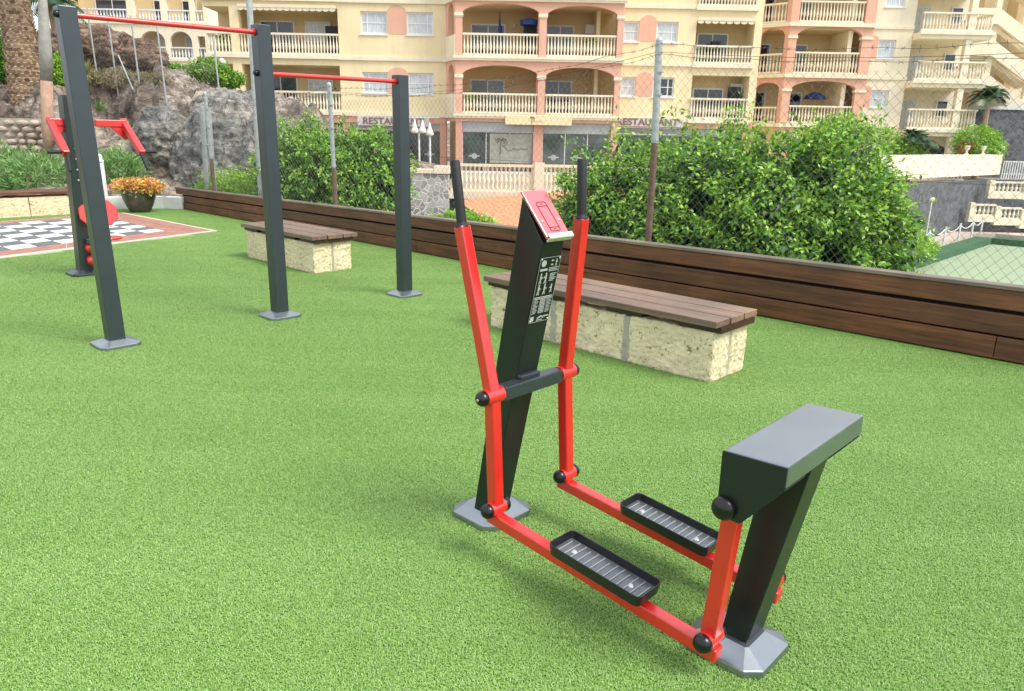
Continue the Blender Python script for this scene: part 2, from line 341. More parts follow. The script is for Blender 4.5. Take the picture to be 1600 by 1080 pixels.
m_court = M('pale_green_court', (0.29, 0.365, 0.235), 0.8, 0.05, 0.7)
m_courtd = M('dark_green_border', (0.045, 0.13, 0.06), 0.85, 0.15, 1)
m_ground = M('dry_ground', (0.16, 0.15, 0.11), 0.95, 0.3, 0.3)
m_tile = M('terracotta_roof_tile', (0.62, 0.28, 0.145), 0.8, 0.25, 5, 0.3, 20)
m_chw = M('white_board_tile', (0.74, 0.73, 0.71), 0.55, 0.06, 5)
m_chb = M('slate_board_tile', (0.12, 0.13, 0.14), 0.5, 0.15, 5)
m_chr = M('terracotta_floor_tile', (0.36, 0.17, 0.125), 0.65, 0.2, 6)
m_grout = M('pale_grout', (0.55, 0.48, 0.42), 0.9, 0.1, 8)
m_pot = M('bronze_glazed_pot', (0.075, 0.062, 0.055), 0.35, 0.5, 8, 0.25, 30)
m_bark = M('palm_bark', (0.42, 0.29, 0.20), 0.95, 0.35, 20, 0.8, 30, 0.03)
m_scar = mat_leaf_('palm_leaf_scar', [(0.20, 0.13, 0.09), (0.42, 0.30, 0.20), (0.58, 0.44, 0.31)])
m_barkg = M('grey_bark', (0.34, 0.33, 0.30), 0.9, 0.2, 6, 0.5, 20, 0.02)
m_barkb = M('brown_bark', (0.42, 0.27, 0.19), 0.9, 0.2, 8, 0.5, 30, 0.02)
def mat_leaf(name, cols, rough=0.42, trans=0.25):
    m, nt, b = newmat(name)
    g = node(nt, 'ShaderNodeNewGeometry')
    st = [(i / (len(cols) - 1), c) for i, c in enumerate(cols)]
    c = ramp(nt, g.outputs['Random Per Island'], st)
    b.inputs['Roughness'].default_value = rough; b.inputs['Specular IOR Level'].default_value = 0.45
    nt.links.new(c, b.inputs['Base Color'])
    tr = node(nt, 'ShaderNodeBsdfTranslucent'); nt.links.new(mixc(nt, 1.0, c, (1.3, 1.25, 0.6), 'MULTIPLY'), tr.inputs[0])
    ms = node(nt, 'ShaderNodeMixShader', i_0=trans); out = nt.nodes['Material Output']
    nt.links.new(b.outputs[0], ms.inputs[1]); nt.links.new(tr.outputs[0], ms.inputs[2]); nt.links.new(ms.outputs[0], out.inputs[0]); return m
m_ficus = mat_leaf('ficus_leaf', [(0.05, 0.14, 0.02), (0.11, 0.27, 0.03), (0.20, 0.42, 0.05), (0.42, 0.64, 0.09)])
m_inner_shade = mat_leaf('shade_toned_leaf', [(0.02, 0.07, 0.015), (0.05, 0.14, 0.025)])  # darker leaf colour carries the shade inside the crown
m_ficus2 = mat_leaf('bright_hedge_leaf', [(0.10, 0.26, 0.03), (0.26, 0.50, 0.055), (0.50, 0.72, 0.12)])
m_olean = mat_leaf('oleander_leaf', [(0.10, 0.23, 0.07), (0.19, 0.38, 0.12), (0.38, 0.54, 0.24)])
m_palm = mat_leaf('palm_frond', [(0.03, 0.08, 0.035), (0.07, 0.15, 0.06)], 0.4, 0.15)
m_dry = mat_leaf('dry_scrub', [(0.16, 0.17, 0.08), (0.27, 0.26, 0.12), (0.30, 0.22, 0.12)])
m_flower = mat_leaf('orange_and_yellow_flower', [(0.62, 0.20, 0.09), (0.80, 0.42, 0.20), (0.52, 0.16, 0.09), (0.88, 0.68, 0.13), (0.45, 0.46, 0.14)], 0.5, 0.2)
m_agave = mat_leaf('agave_leaf', [(0.12, 0.22, 0.06), (0.25, 0.33, 0.12)], 0.5, 0.1)

# ================================================================== SETTING
tb = MB()
TER = [W(7, -14), W(7, 6.62), W(-16.2, 6.62), W(-17.0, 5.6), W(-16.6, -14)]
tb.add([(p.x, p.y, 0) for p in TER], [tuple(range(5))[::-1]])
nv = 5
tag(tb.build('turf', m_turf), kind='structure')
b = MB(); b.slab([(p.x, p.y) for p in [W(7, -14), W(7, 6.95), W(-16.2, 6.95), W(-16.2, -14)]][::-1], -4.0, -0.02)
tag(b.build('terrace_base', m_basalt), kind='structure')
b = MB(); b.add([(-900, -900, -4.02), (900, -900, -4.02), (900, 900, -4.02), (-900, 900, -4.02)], [(0, 1, 2, 3)])
tag(b.build('ground', m_ground), kind='structure')
# plaza in front of the building
PLZ = [(-17, 32.5), (-6, 30.2), (8, 30.2), (14, 33.5), (20.5, 39.6), (22.4, 41.4), (29.9, 47.6), (40, 50), (40, 62), (-17, 62)]
b = MB(); b.slab(PLZ, -3.99, -0.5)
tag(b.build('plaza', [m_basalt]), kind='structure')
b = MB(); b.slab([(x * 0.999, y + 0.02) for x, y in PLZ], -0.498, -0.47)
tag(b.build('plaza_paving', m_terrac), kind='structure')

# short artificial grass blades: a patch of curled blades instanced over the turf
m_blade = mat_blade()
gb = np.random.default_rng(5); NB = 15000; PSZ = 0.5
P = np.c_[gb.random((NB, 2)) * PSZ, np.zeros(NB)]; az = gb.random(NB) * 6.283; ln_ = .007 + .004 * gb.random(NB); tl = .25 + .9 * gb.random(NB)
dx = np.c_[np.cos(az), np.sin(az), np.zeros(NB)]; sx_ = np.c_[-np.sin(az), np.cos(az), np.zeros(NB)] * (.0008 + .0005 * gb.random(NB))[:, None]
up_ = np.array([[0, 0, 1.0]]); m1 = P + dx * (ln_ * .35 * tl)[:, None] + up_ * (ln_ * .75)[:, None]; m2 = P + dx * (ln_ * 1.1 * tl)[:, None] + up_ * (ln_ * (.95 - .35 * tl))[:, None]
V = np.stack([P - sx_, P + sx_, m1 + sx_, m1 - sx_, m2 + sx_ * .5, m2 - sx_ * .5], 1).reshape(-1, 3)
idx = np.arange(NB)[:, None] * 6; Fq_ = np.concatenate([idx + np.array([[0, 1, 2, 3]]), idx + np.array([[3, 2, 4, 5]])], 1).ravel().astype(np.int32)
me = bpy.data.meshes.new('grass_patch'); me.vertices.add(len(V)); me.vertices.foreach_set('co', V.ravel()); me.loops.add(len(Fq_)); me.loops.foreach_set('vertex_index', Fq_)
me.polygons.add(NB * 2); me.polygons.foreach_set('loop_start', np.arange(0, NB * 8, 4, dtype=np.int32)); me.polygons.foreach_set('loop_total', np.full(NB * 2, 4, np.int32)); me.materials.append(m_blade); me.update(calc_edges=True)
keepb = P[:, 1] > .007
Vs = V.reshape(NB, 6, 3)[keepb].reshape(-1, 3); n2_ = int(keepb.sum()); F2_ = Fq_[:n2_ * 8]
me2 = bpy.data.meshes.new('grass_patch_edge'); me2.vertices.add(len(Vs)); me2.vertices.foreach_set('co', Vs.ravel()); me2.loops.add(len(F2_)); me2.loops.foreach_set('vertex_index', F2_)
me2.polygons.add(n2_ * 2); me2.polygons.foreach_set('loop_start', np.arange(0, n2_ * 8, 4, dtype=np.int32)); me2.polygons.foreach_set('loop_total', np.full(n2_ * 2, 4, np.int32)); me2.materials.append(m_blade); me2.update(calc_edges=True)
me2.transform(Matrix.Translation((-PSZ / 2, -PSZ / 2, 0)))
patch = bpy.data.objects.new('grass_patch', me); patch2 = bpy.data.objects.new('grass_patch_edge', me2)
pts_ = []; 
s_ = -16.0
def in_board(s, t):      # chessboard area stays bare
    return (s < -10.9 + (t - 1.5) * -.27 + .05) and t < 5.6 and s > -15.6
while s_ < 6.4:
    t_ = -8.0
    while t_ < 6.4:
        cs, ct = s_ + .25, t_ + .25; q = W(cs, ct)
        if q.y > -3.0 and not in_board(cs, ct): pts_.append((s_, t_))
        t_ += PSZ
    s_ += PSZ
me.transform(Matrix.Translation((-PSZ / 2, -PSZ / 2, 0)))
def blades(pts, patch, rot, lab):
    gm = bpy.data.meshes.new('grass_blades'); gm.from_pydata([tuple(W(a_ + .25, c_ + .25)) for a_, c_ in pts], [], [])
    go = bpy.data.objects.new('grass_blades', gm); COL.objects.link(go); tag(go, lab, 'grass', kind='stuff')
    ng = bpy.data.node_groups.new('grass', 'GeometryNodeTree'); ng.interface.new_socket('Geometry', in_out='INPUT', socket_type='NodeSocketGeometry'); ng.interface.new_socket('Geometry', in_out='OUTPUT', socket_type='NodeSocketGeometry')
    gi = ng.nodes.new('NodeGroupInput'); gq = ng.nodes.new('NodeGroupOutput'); ip_ = ng.nodes.new('GeometryNodeInstanceOnPoints'); oi = ng.nodes.new('GeometryNodeObjectInfo'); oi.inputs[0].default_value = patch
    ri = ng.nodes.new('FunctionNodeRandomValue'); ri.data_type = 'INT'; ri.inputs[4].default_value = 0; ri.inputs[5].default_value = 3 if rot else 0
    mu = ng.nodes.new('ShaderNodeMath'); mu.operation = 'MULTIPLY_ADD'; mu.inputs[1].default_value = math.pi / 2; mu.inputs[2].default_value = -A45
    cx_ = ng.nodes.new('ShaderNodeCombineXYZ'); ng.links.new(ri.outputs[2], mu.inputs[0]); ng.links.new(mu.outputs[0], cx_.inputs[2]); ng.links.new(cx_.outputs[0], ip_.inputs['Rotation'])
    ng.links.new(gi.outputs[0], ip_.inputs['Points']); ng.links.new(oi.outputs['Geometry'], ip_.inputs['Instance']); ng.links.new(ip_.outputs[0], gq.inputs[0])
    gmod = go.modifiers.new('grass', 'NODES'); gmod.node_group = ng
blades([q for q in pts_ if q[1] % 2.0 > .1], patch, True, 'short curled blades of the artificial turf')
blades([q for q in pts_ if q[1] % 2.0 <= .1], patch2, False, 'turf blades along the joints between the turf rolls')

# hillside on the left
CP = [(-8.6, 15.2, .1), (-6.9, 15.9, .12), (-6, 15.6, 0), (-5, 16, -.2), (-11.5, 17, .1), (-13, 14, .05), (-16, 12, .1), (-11.3, 20.7, .4), (-12.2, 20.8, .35), (-13.3, 20.8, .3), (-14.5, 20.8, .3), (-16, 21, .3), (-12.2, 19.0, .25), (-14.5, 19.0, .25), (-16, 18, .2), (-12.5, 21.6, 1.9),
      (-15, 21.8, 2.0), (-14, 23, 2.5), (-13.5, 26, 3.1), (-15.5, 28, 3.7), (-19, 26, 3.6), (-24, 30, 3.6), (-18, 40, 4.4), (-11.7, 22, 2.85), (-10.3, 22, 2.75), (-8, 21.5, 2.2), (-10, 18.6, 1.1), (-9.5, 17.2, .35),
      (-11, 19.5, 1.5), (-30, 60, 5.3), (-40, 62, 5.6), (-28, 52, 4.9), (-22, 48, 4.6), (-6, 19, .3), (-4.5, 18, -.6), (-4, 22, -2), (-7, 24, 1.2), (-10, 30, 2.6), (-15, 44, 3.0), (-8, 36, 0.6), (-14, 60, -.5),
      (-20, 60, 3.5), (-3.5, 26, -3.9), (-3, 16, -3.8), (-3, 20, -3.9), (-8, 50, -0.9), (-5, 40, -1), (-45, 40, 5), (-35, 20, 2.5), (-30, 80, 6), (-45, 80, 6), (-6.2, 20, .5)]
cpx = np.array(CP)
def hz(x, y):
    d2 = (cpx[:, 0] - x) ** 2 + (cpx[:, 1] - y) ** 2 + 0.02
    wt = d2 ** -1.7; return float((wt * cpx[:, 2]).sum() / wt.sum())
from mathutils import noise as mn
def rockn(p, s, o=4): return mn.fractal(Vector(p) * s, 1.0, 2.1, o)
def facet(p, s):
    d = mn.voronoi(Vector(p) * s + Vector(mn.turbulence_vector(Vector(p) * s * .8, 3, False)) * .35)[0]; return min(1.0, (d[1] - d[0]) * 3.2)
def ridg(p, s): return 1.0 - 2 * abs(mn.fractal(Vector(p) * s + Vector((7, 3, 1)), 0.9, 2.0, 5))
b = MB(); xs = []; x = -46.0
while x < -2.9: xs.append(x); x += 0.11 if x > -16.5 else 0.9
ys = []; y = 11.0
while y < 82: ys.append(y); y += 0.11 if y < 27 else 0.9
hv = []
for yy in ys:
    for xx in xs:
        z = hz(xx, yy); s = xx * SV.x + yy * SV.y; t = xx * TV.x + yy * TV.y
        inside = s > -16.75 and t < 6.75
        k = min(1, max(0, (z - 0.2) / 1.2))
        z += k * (0.30 * rockn((xx, yy, 0), 0.55) + 0.26 * ridg((xx, yy, z), 0.9) + 0.12 * ridg((xx, yy, 5), 2.6) + 0.07 * rockn((xx, yy, 2), 3.6) + (0.20 * facet((xx, yy, z), 1.1) if k > .05 and xx > -17 and yy < 30 else 0)) * (1 if yy < 30 else 0.6)
        if inside: z = -0.15
        if t > 6.6 and s > -13.5: z = min(z, -0.4)
        hv.append((xx, yy, z))
nx = len(xs)
b.add(hv, [(j * nx + i, j * nx + i + 1, (j + 1) * nx + i + 1, (j + 1) * nx + i) for j in range(len(ys) - 1) for i in range(nx - 1)], True)
tag(b.build('hillside', m_hill, fixn=False), kind='structure')

# court and paths on the lower ground
b = MB(); b.add([(16.6, 32.0, -3.98), (27.8, 43.4, -3.98), (38, 34, -3.98), (38, 22, -3.98), (16.6, 22, -3.98)], [(4, 3, 2, 1, 0)])
tag(b.build('court', m_court), kind='structure')
b = MB()
e0, e1, e2 = Vector((14.6, 29.97, 0)), Vector((27.8, 43.4, 0)), Vector((38, 34.0, 0))
def strip(b, a, c, w_, z0, z1):
    d = (c - a).normalized(); n = Vector((-d.y, d.x, 0)) * w_
    b.slab([(a.x, a.y), (c.x, c.y), (c.x + n.x, c.y + n.y), (a.x + n.x, a.y + n.y)], z0, z1)
strip(b, e0, e1, 0.85, -3.97, -3.62); strip(b, e1, e2, 0.85, -3.97, -3.63)
tag(b.build('court_bank', m_courtd), kind='structure')
b = MB(); dn = Vector((-.713, .701, 0)) * .86
b.slab([(e0.x + dn.x, e0.y + dn.y), (e1.x + dn.x, e1.y + dn.y + .02), (e1.x + .6, e1.y + .66), (e2.x + .6, e2.y + .66), (48, 44), (32, 52), (24, 46), (12, 36)], -3.99, -3.44)
tag(b.build('footpath', m_path), kind='structure')

# ================================================================== FOREGROUND: elliptical trainer
def base_plate(b, s0, s1, t0, t1, h0=0.03, h1=0.062, ch=0.045, ins=(0.07, 0.07)):
    def ring(s0, s1, t0, t1, c, z):
        return [W(*p, z) for p in ((s0 + c, t0), (s1 - c, t0), (s1, t0 + c), (s1, t1 - c), (s1 - c, t1), (s0 + c, t1), (s0, t1 - c), (s0, t0 + c))]
    i, j = ins
    vs = ring(s0, s1, t0, t1, ch, 0.001) + ring(s0, s1, t0, t1, ch, h0) + ring(s0 + i, s1 - i, t0 + j, t1 - j, 0.008, h1)
    fs = []
    for k in range(2):
        for a in range(8): fs.append((k * 8 + a, k * 8 + (a + 1) % 8, (k + 1) * 8 + (a + 1) % 8, (k + 1) * 8 + a))
    fs.append(tuple(range(16, 24))); fs.append(tuple(range(8))[::-1])
    b.add(vs, fs)
P0 = W(-1.45, 2.045, 0)
EL = thing('elliptical_trainer', 'red and charcoal outdoor elliptical trainer with two black pedals on the turf in front', 'exercise machine', P0)
b = MB(); base_plate(b, -2.212, -1.945, 1.935, 2.225, ins=(.06, .06)); fp = b.build('base_plate', m_charlit, EL, 0.004)
b = MB(); base_plate(b, -1.03, -0.75, 1.895, 2.165); b.build('base_plate', m_charlit, EL, 0.004)
b = MB()
ft = [(-2.092, .045), (-2.0, .045), (-1.743, 1.232), (-1.847, 1.392)]
b.prism(SITE, ft, 1.985, 2.105); fc = b.build('front_column', m_colm, EL, 0.004)
# phone rest: red sloping plate with steel lip
a0, a1 = Vector(W(-1.857, 2.045, 1.402)), Vector(W(-1.722, 2.045, 1.245)); dd = (a1 - a0).normalized(); nn = dd.cross(TV).normalized()
if nn.z < 0: nn = -nn
b = MB(); b.box((a0 + a1) / 2 + nn * 0.006, ((a1 - a0).length, 0.128, 0.010), (dd, TV, nn)); rp = b.build('phone_rest', m_redp, EL, 0.003)
b = MB(); pc = (a0 + a1) / 2 + nn * 0.0118 + dd * 0.012
def outline(b, c, L, Wd, r, th, ax, ay, nz):
    pts = []
    for cx, cy, a_ in ((L / 2 - r, Wd / 2 - r, 0), (-L / 2 + r, Wd / 2 - r, 90), (-L / 2 + r, -Wd / 2 + r, 180), (L / 2 - r, -Wd / 2 + r, 270)):
        for k in range(4): t = R(a_ + k * 30); pts.append((cx + r * math.cos(t), cy + r * math.sin(t)))
    for i in range(len(pts)):
        p, q = pts[i], pts[(i + 1) % len(pts)]
        b.beam(c + ax * p[0] + ay * p[1], c + ax * q[0] + ay * q[1], th, 0.0012, side=nz.cross(ax * (q[0] - p[0]) + ay * (q[1] - p[1])), ext=th * 0.3)
outline(b, pc, 0.125, 0.052, 0.009, 0.0028, dd, TV, nn)
for k in (-0.045, 0.047): b.box(pc + dd * k, (0.0026, 0.046, 0.0012), (dd, TV, nn))
b.box(pc - dd * 0.054, (0.0026, 0.014, 0.0012), (dd, TV, nn)); b.box(pc + dd * 0.0545, (0.0026, 0.010, 0.0012), (dd, TV, nn))
b.build('phone_symbol', M('dark_red_print', (0.10, 0.01, 0.015), 0.5), rp)
b = MB(); lc = a1 + nn * 0.014 + dd * 0.004
b.box(lc - nn * .004, (0.007, 0.130, 0.024), (dd, TV, nn)); b.box(lc + nn * 0.008 - dd * 0.008, (0.020, 0.130, 0.004), (dd, TV, nn))
b.build('phone_lip', M('pale_polished_lip', (0.62, 0.66, 0.60), 0.25, 0.05, 6, metal=0.4), EL, 0.002)
b = MB()
for q in (-0.045, 0.045): b.lathe(pc + TV * q + dd * 0.018 - nn * 0.002, [(0.007, 0), (0.007, 0.003), (0.004, 0.005)], 10, nn)
b.build('screw', m_bolt, rp)
# information panel on the sloping face (plane through edge line)
e0 = Vector(W(-1.743, 2.045, 1.232)); e1 = Vector(W(-2.0, 2.045, .045)); ed = (e0 - e1).normalized(); en = TV.cross(ed).normalized()
if en.dot(SV) < 0: en = -en
def panp(u, v, h=0.0): return e0 - ed * v + TV * u + en * h      # u across, v down from the top
b = MB(); b.box(panp(0, 0.185, 0.0015), (0.116, 0.262, 0.003), (TV, ed, en)); ip = b.build('information_panel', m_blk, EL, 0.001)
b = MB(); hh = 0.0034
def ln(u0, u1, v, th=0.0022): b.box(panp((u0 + u1) / 2, v, hh), (abs(u1 - u0), th, 0.0008), (TV, ed, en))
for u in (-0.0555, 0.0555): b.box(panp(u, 0.185, hh), (0.0012, 0.256, 0.0008), (TV, ed, en))
ln(-0.055, 0.055, 0.0565, 0.0012); ln(-0.055, 0.055, 0.313, 0.0012)
b.lathe(panp(-0.033, 0.078, hh - 0.0008), [(0.013, 0), (0.013, 0.0012)], 14, en)
def figure(u, v, s, arms=1):
    b.lathe(panp(u, v - 0.014 * s, hh - 0.0008), [(0.0034 * s, 0), (0.0034 * s, 0.001)], 10, en)
    b.beam(panp(u, v - 0.010 * s, hh), panp(u, v + 0.003 * s, hh), 0.007 * s, 0.0008, side=TV)
    b.beam(panp(u, v + 0.003 * s, hh), panp(u - 0.005 * s, v + 0.017 * s, hh), 0.0032 * s, 0.0008, side=TV)
    b.beam(panp(u, v + 0.003 * s, hh), panp(u + 0.004 * s, v + 0.017 * s, hh), 0.0032 * s, 0.0008, side=TV)
    b.beam(panp(u, v - 0.008 * s, hh), panp(u + 0.010 * s * arms, v - 0.001 * s, hh), 0.0028 * s, 0.0008, side=ed)
figure(0.035, 0.078, 0.8); b.box(panp(0.013, 0.070, hh), (0.012, 0.005, 0.0008), (TV, ed, en)); b.box(panp(0.013, 0.086, hh), (0.011, 0.005, 0.0008), (TV, ed, en))
ln(-0.048, -0.008, 0.103, 0.008); ln(0.0, 0.052, 0.098); ln(0.0, 0.048, 0.104); ln(0.0, 0.052, 0.110)
figure(-0.036, 0.137, 1.2); figure(-0.008, 0.137, 1.2, -1)
for k in range(6): ln(0.012, 0.048 - 0.006 * (k % 3), 0.122 + k * 0.0055)
figure(-0.036, 0.181, 1.2); figure(-0.004, 0.181, 1.2); figure(0.034, 0.181, 1.0, -1)
for k in range(12):
    q = 0.212 + k * 0.0058
    if k < 2: ln(-0.05, 0.05, q, 0.003)
    else:
        ln(-0.050, -0.022 - 0.004 * (k % 3), q, 0.0018); ln(-0.015, 0.016, q, 0.0026); ln(0.022, 0.05 - 0.005 * (k % 2), q, 0.0018)
b.box(panp(-0.041, 0.298, hh), (0.018, 0.018, 0.0008), (TV, ed, en))
b.beam(panp(-0.012, 0.300, hh), panp(0.010, 0.291, hh), 0.006, 0.0008, side=ed); b.beam(panp(0.010, 0.291, hh), panp(0.022, 0.301, hh), 0.005, 0.0008, side=ed); ln(0.02, 0.05, 0.294, 0.005); ln(-0.015, 0.018, 0.3065, 0.003)
b.build('panel_print', M('white_print', (0.42, 0.45, 0.43), 0.6), ip)
b = MB()
for u in (-0.049, 0.049):
    for v in (0.062, 0.308): b.lathe(panp(u, v, 0.002), [(0.004, 0), (0.004, 0.003), (0.002, 0.004)], 10, en)
b.build('screw', m_bolt, ip)
# crossbar
b = MB(); b.fbox(SITE, -1.868, -1.815, 1.885, 2.215, 0.642, 0.695); b.fbox(SITE, -1.90, -1.835, 1.99, 2.10, 0.695, 0.712)
b.build('crossbar', m_char, EL, 0.004)
PIV = (-1.842, 0.668)
def knob(b, p, ax, r=0.030):
    b.lathe(p, [(r * 0.96, 0), (r, 0.006), (r * 0.97, 0.014), (r * 0.85, 0.022), (r * 0.6, 0.029), (r * 0.25, 0.032)], 20, ax)
def arm(tc, top, grip, bot, out):
    g = Vector(W(grip[0], tc, grip[1])); tp = Vector(W(top[0], tc, top[1])); pv = Vector(W(PIV[0], tc, PIV[1])); bt = Vector(W(bot[0], tc, bot[1]))
    b = MB(); b.beam(g, pv, 0.046, 0.046, side=TV); b.beam(pv, bt, 0.046, 0.046, side=TV)
    a_ = b.build('swing_arm', m_red, EL, 0.005)
    b = MB(); b.cyl(pv - TV * 0.043, pv + TV * 0.043, 0.031, n=24); b.build('pivot_sleeve', m_red, a_, 0.002); b = MB(); b.cyl(bt - TV * 0.036, bt + TV * 0.036, 0.029, n=24); b.build('pivot_sleeve', m_red, a_, 0.002)
    b = MB(); d = (tp - g).normalized(); b.lathe(g - d * 0.004, [(0.026, 0), (0.026, 0.007), (0.019, 0.010), (0.0185, 0.02), (0.0185, (tp - g).length - 0.004), (0.0155, (tp - g).length + 0.002)], 20, d)
    b.build('handle_grip', m_rub, a_)
    b = MB(); knob(b, pv + TV * (0.043 * out), TV * out, 0.029); b.build('pivot_cap', m_blk, a_)
    b = MB(); b.lathe(pv + TV * (0.076 * out), [(0.006, 0), (0.005, 0.002)], 8, TV * out); b.build('bolt', m_bolt, a_)
    for q in (-1, 1):
        b = MB(); knob(b, bt + TV * (0.036 * q), TV * q, 0.030); b.build('pivot_cap', m_blk, a_)
arm(1.84, (-2.048, 1.512), (-2.008, 1.280), (-1.815, 0.218), -1)
arm(2.26, (-1.800, 1.522), (-1.790, 1.302), (-1.812, 0.222), 1)
def pedal_beam(tc, sr=-0.888, zr=0.135):
    f = Vector(W(-1.815, tc, 0.176)); r = Vector(W(sr, tc, zr - 0.042)); d = (r - f).normalized()
    b = MB(); b.beam(f - d * 0.028, r + d * 0.034, 0.046, 0.046, side=TV)
    for p in (Vector(W(-1.815, tc, 0.20)), Vector(W(sr, tc, zr - 0.02))): b.box(p, (0.050, 0.030, 0.05), (SV, TV, Vector((0, 0, 1))))
    pb = b.build('pedal_beam', m_red, EL, 0.005)
    ph = Vector(W(-1.305, tc + 0.005, 0.168)); ax = (d, TV, TV.cross(d) if TV.cross(d).z > 0 else -TV.cross(d))
    L, Wd, H, cr = 0.392, 0.140, 0.042, 0.022
    def rr(l, w_, z, c):
        o = []
        for cx, cy, a_ in ((l / 2 - c, w_ / 2 - c, 0), (-l / 2 + c, w_ / 2 - c, 90), (-l / 2 + c, -w_ / 2 + c, 180), (l / 2 - c, -w_ / 2 + c, 270)):
            for k in range(5): t = R(a_ + k * 22.5); o.append(ph + ax[0] * (cx + c * math.cos(t)) + ax[1] * (cy + c * math.sin(t)) + ax[2] * z)
        return o
    rings = [rr(L - .01, Wd - .01, 0, cr), rr(L, Wd, H, cr), rr(L - 0.008, Wd - 0.008, H, cr - .003), rr(L - 0.016, Wd - 0.016, 0.012, cr - 0.006)]
    vs = sum(rings, []); n = 20; fs = [tuple(range(n))[::-1]]
    for k in range(3):
        for i in range(n): fs.append((k * n + i, k * n + (i + 1) % n, (k + 1) * n + (i + 1) % n, (k + 1) * n + i))
    fs.append(tuple(range(3 * n, 4 * n)))
    b = MB(); b.add(vs, fs)
    b.box(ph + ax[2] * -0.006, (0.30, 0.06, 0.014), ax)
    pd = b.build('pedal', m_pedal, EL, 0.0015)
    b = MB(); b.box(ph + ax[2] * 0.0125, (L - 0.022, Wd - 0.022, 0.002), ax); b.build('tread', m_tray, pd)
    b = MB()
    for k in range(13):
        x = -0.168 + k * 0.028
        b.box(ph + ax[0] * x + ax[2] * 0.0145, (0.0035, 0.104 if k % 3 else 0.084, 0.006), ax)
    b.build('tread_rib', m_rib, pd, 0.0008)
    for x in (-0.125, 0.118): b = MB(); b.lathe(ph + ax[0] * x + ax[2] * 0.012, [(0.013, 0), (0.012, 0.003), (0.006, 0.006)], 14, ax[2]); b.build('bolt', m_bolt, pd)
pedal_beam(1.84); pedal_beam(2.26)
# rear column, hood and cranks
b = MB(); b.prism(SITE, [(-0.925, .045), (-0.836, .045), (-0.702, .735), (-0.832, .735)], 1.985, 2.105); b.build('rear_column', m_colm, EL, 0.004)
b = MB()
b.prism(SITE, [(-0.868, .728), (-0.688, .728), (-0.688, .793), (-0.868, .785)], 1.77, 2.305)
hd = b.build('hood', m_charlit, EL, 0.005)
pf = [(-0.872, .625), (-0.852, .585), (-0.80, .585), (-0.690, .722), (-0.690, .7275), (-0.866, .7275)]
b = MB(); b.prism(SITE, pf[:3] + [(-0.690, .722), (-0.689, .789), (-0.873, .781)], 1.764, 1.7695); b.build('shaded_end_plate', m_colm, EL, 0.002)  # added plate, its dark tone stands in for shade on the hood's end
b = MB(); b.prism(SITE, pf, 1.772, 1.90); b.build('crank_housing', m_colm, EL, 0.004)
b = MB(); b.prism(SITE, pf, 2.19, 2.303); b.build('crank_housing', m_colm, EL, 0.004)
for tc, o in ((1.84, -1), (2.26, 1)):
    tp = Vector(W(-0.853, tc, 0.615)); bt = Vector(W(-0.888, tc, 0.135))
    b = MB(); b.beam(tp, bt, 0.048, 0.050, side=TV, ext=0.01); cr_ = b.build('crank_arm', m_red, EL, 0.005)
    b = MB(); b.cyl(bt - TV * 0.036, bt + TV * 0.036, 0.030, n=24); b.build('pivot_sleeve', m_red, cr_, 0.002)
    for q in (-1, 1):
        b = MB(); knob(b, bt + TV * (0.036 * q), TV * q, 0.031); b.build('pivot_cap', m_blk, cr_)
    b = MB(); knob(b, Vector(W(-0.848, 1.764 if o < 0 else 2.303, 0.618)), TV * o, 0.035); b.build('pivot_cap', m_blk, cr_)

# ================================================================== pull-up station
PU = thing('pull_up_station', 'charcoal pull-up frame with three square posts and two red bars at two heights', 'exercise machine', W(-5.95, 3.22, 0))
pw = 0.116
LEAN = 0.034
for tc, h in ((1.87, 2.385), (3.25, 2.42), (4.655, 2.13)):
    b = MB(); k_ = LEAN if tc < 2 else 0
    vs = [W(-5.95 + i * pw / 2 - k_ * f, tc + j * pw / 2 - k_ * f, z) for z, f in ((.04, 0), (h, 1)) for j in (-1, 1) for i in (-1, 1)]
    b.add(vs, [(0, 2, 3, 1), (4, 5, 7, 6), (0, 1, 5, 4), (2, 6, 7, 3), (0, 4, 6, 2), (1, 3, 7, 5)]); p = b.build('post', m_char, PU, 0.006)
    b = MB(); base_plate(b, -5.95 - .148, -5.95 + .148, tc - .148, tc + .148, 0.028, 0.055, 0.04, (0.08, 0.08)); b.build('base_plate', m_charlit, p, 0.004)
for t0, t1, z0, z1 in ((1.87 + pw / 2, 3.25 - pw / 2, 2.335, 2.36), (3.25 + pw / 2, 4.655 - pw / 2, 2.05, 2.07)):
    k_ = LEAN if t0 < 2.2 else 0; a_ = W(-5.95 - k_, t0 - k_ - .001, z0); c_ = W(-5.95, t1 + .001, z1)
    b = MB(); b.cyl(a_, c_, 0.0185, n=20); br = b.build('pull_up_bar', m_red, PU)
    b = MB(); b.cyl(a_, a_ + TV * 0.012, 0.028, n=20); b.cyl(c_ - TV * 0.012, c_, 0.028, n=20); b.build('collar', m_red, br)
for tc, z, q in ((1.87 - pw / 2 - LEAN, 2.33, -1), (3.25 - pw / 2, 2.05, -1)):
    b = MB(); knob(b, Vector(W(-5.95, tc, z)), TV * q, 0.026); b.build('end_cap', m_blk, PU)

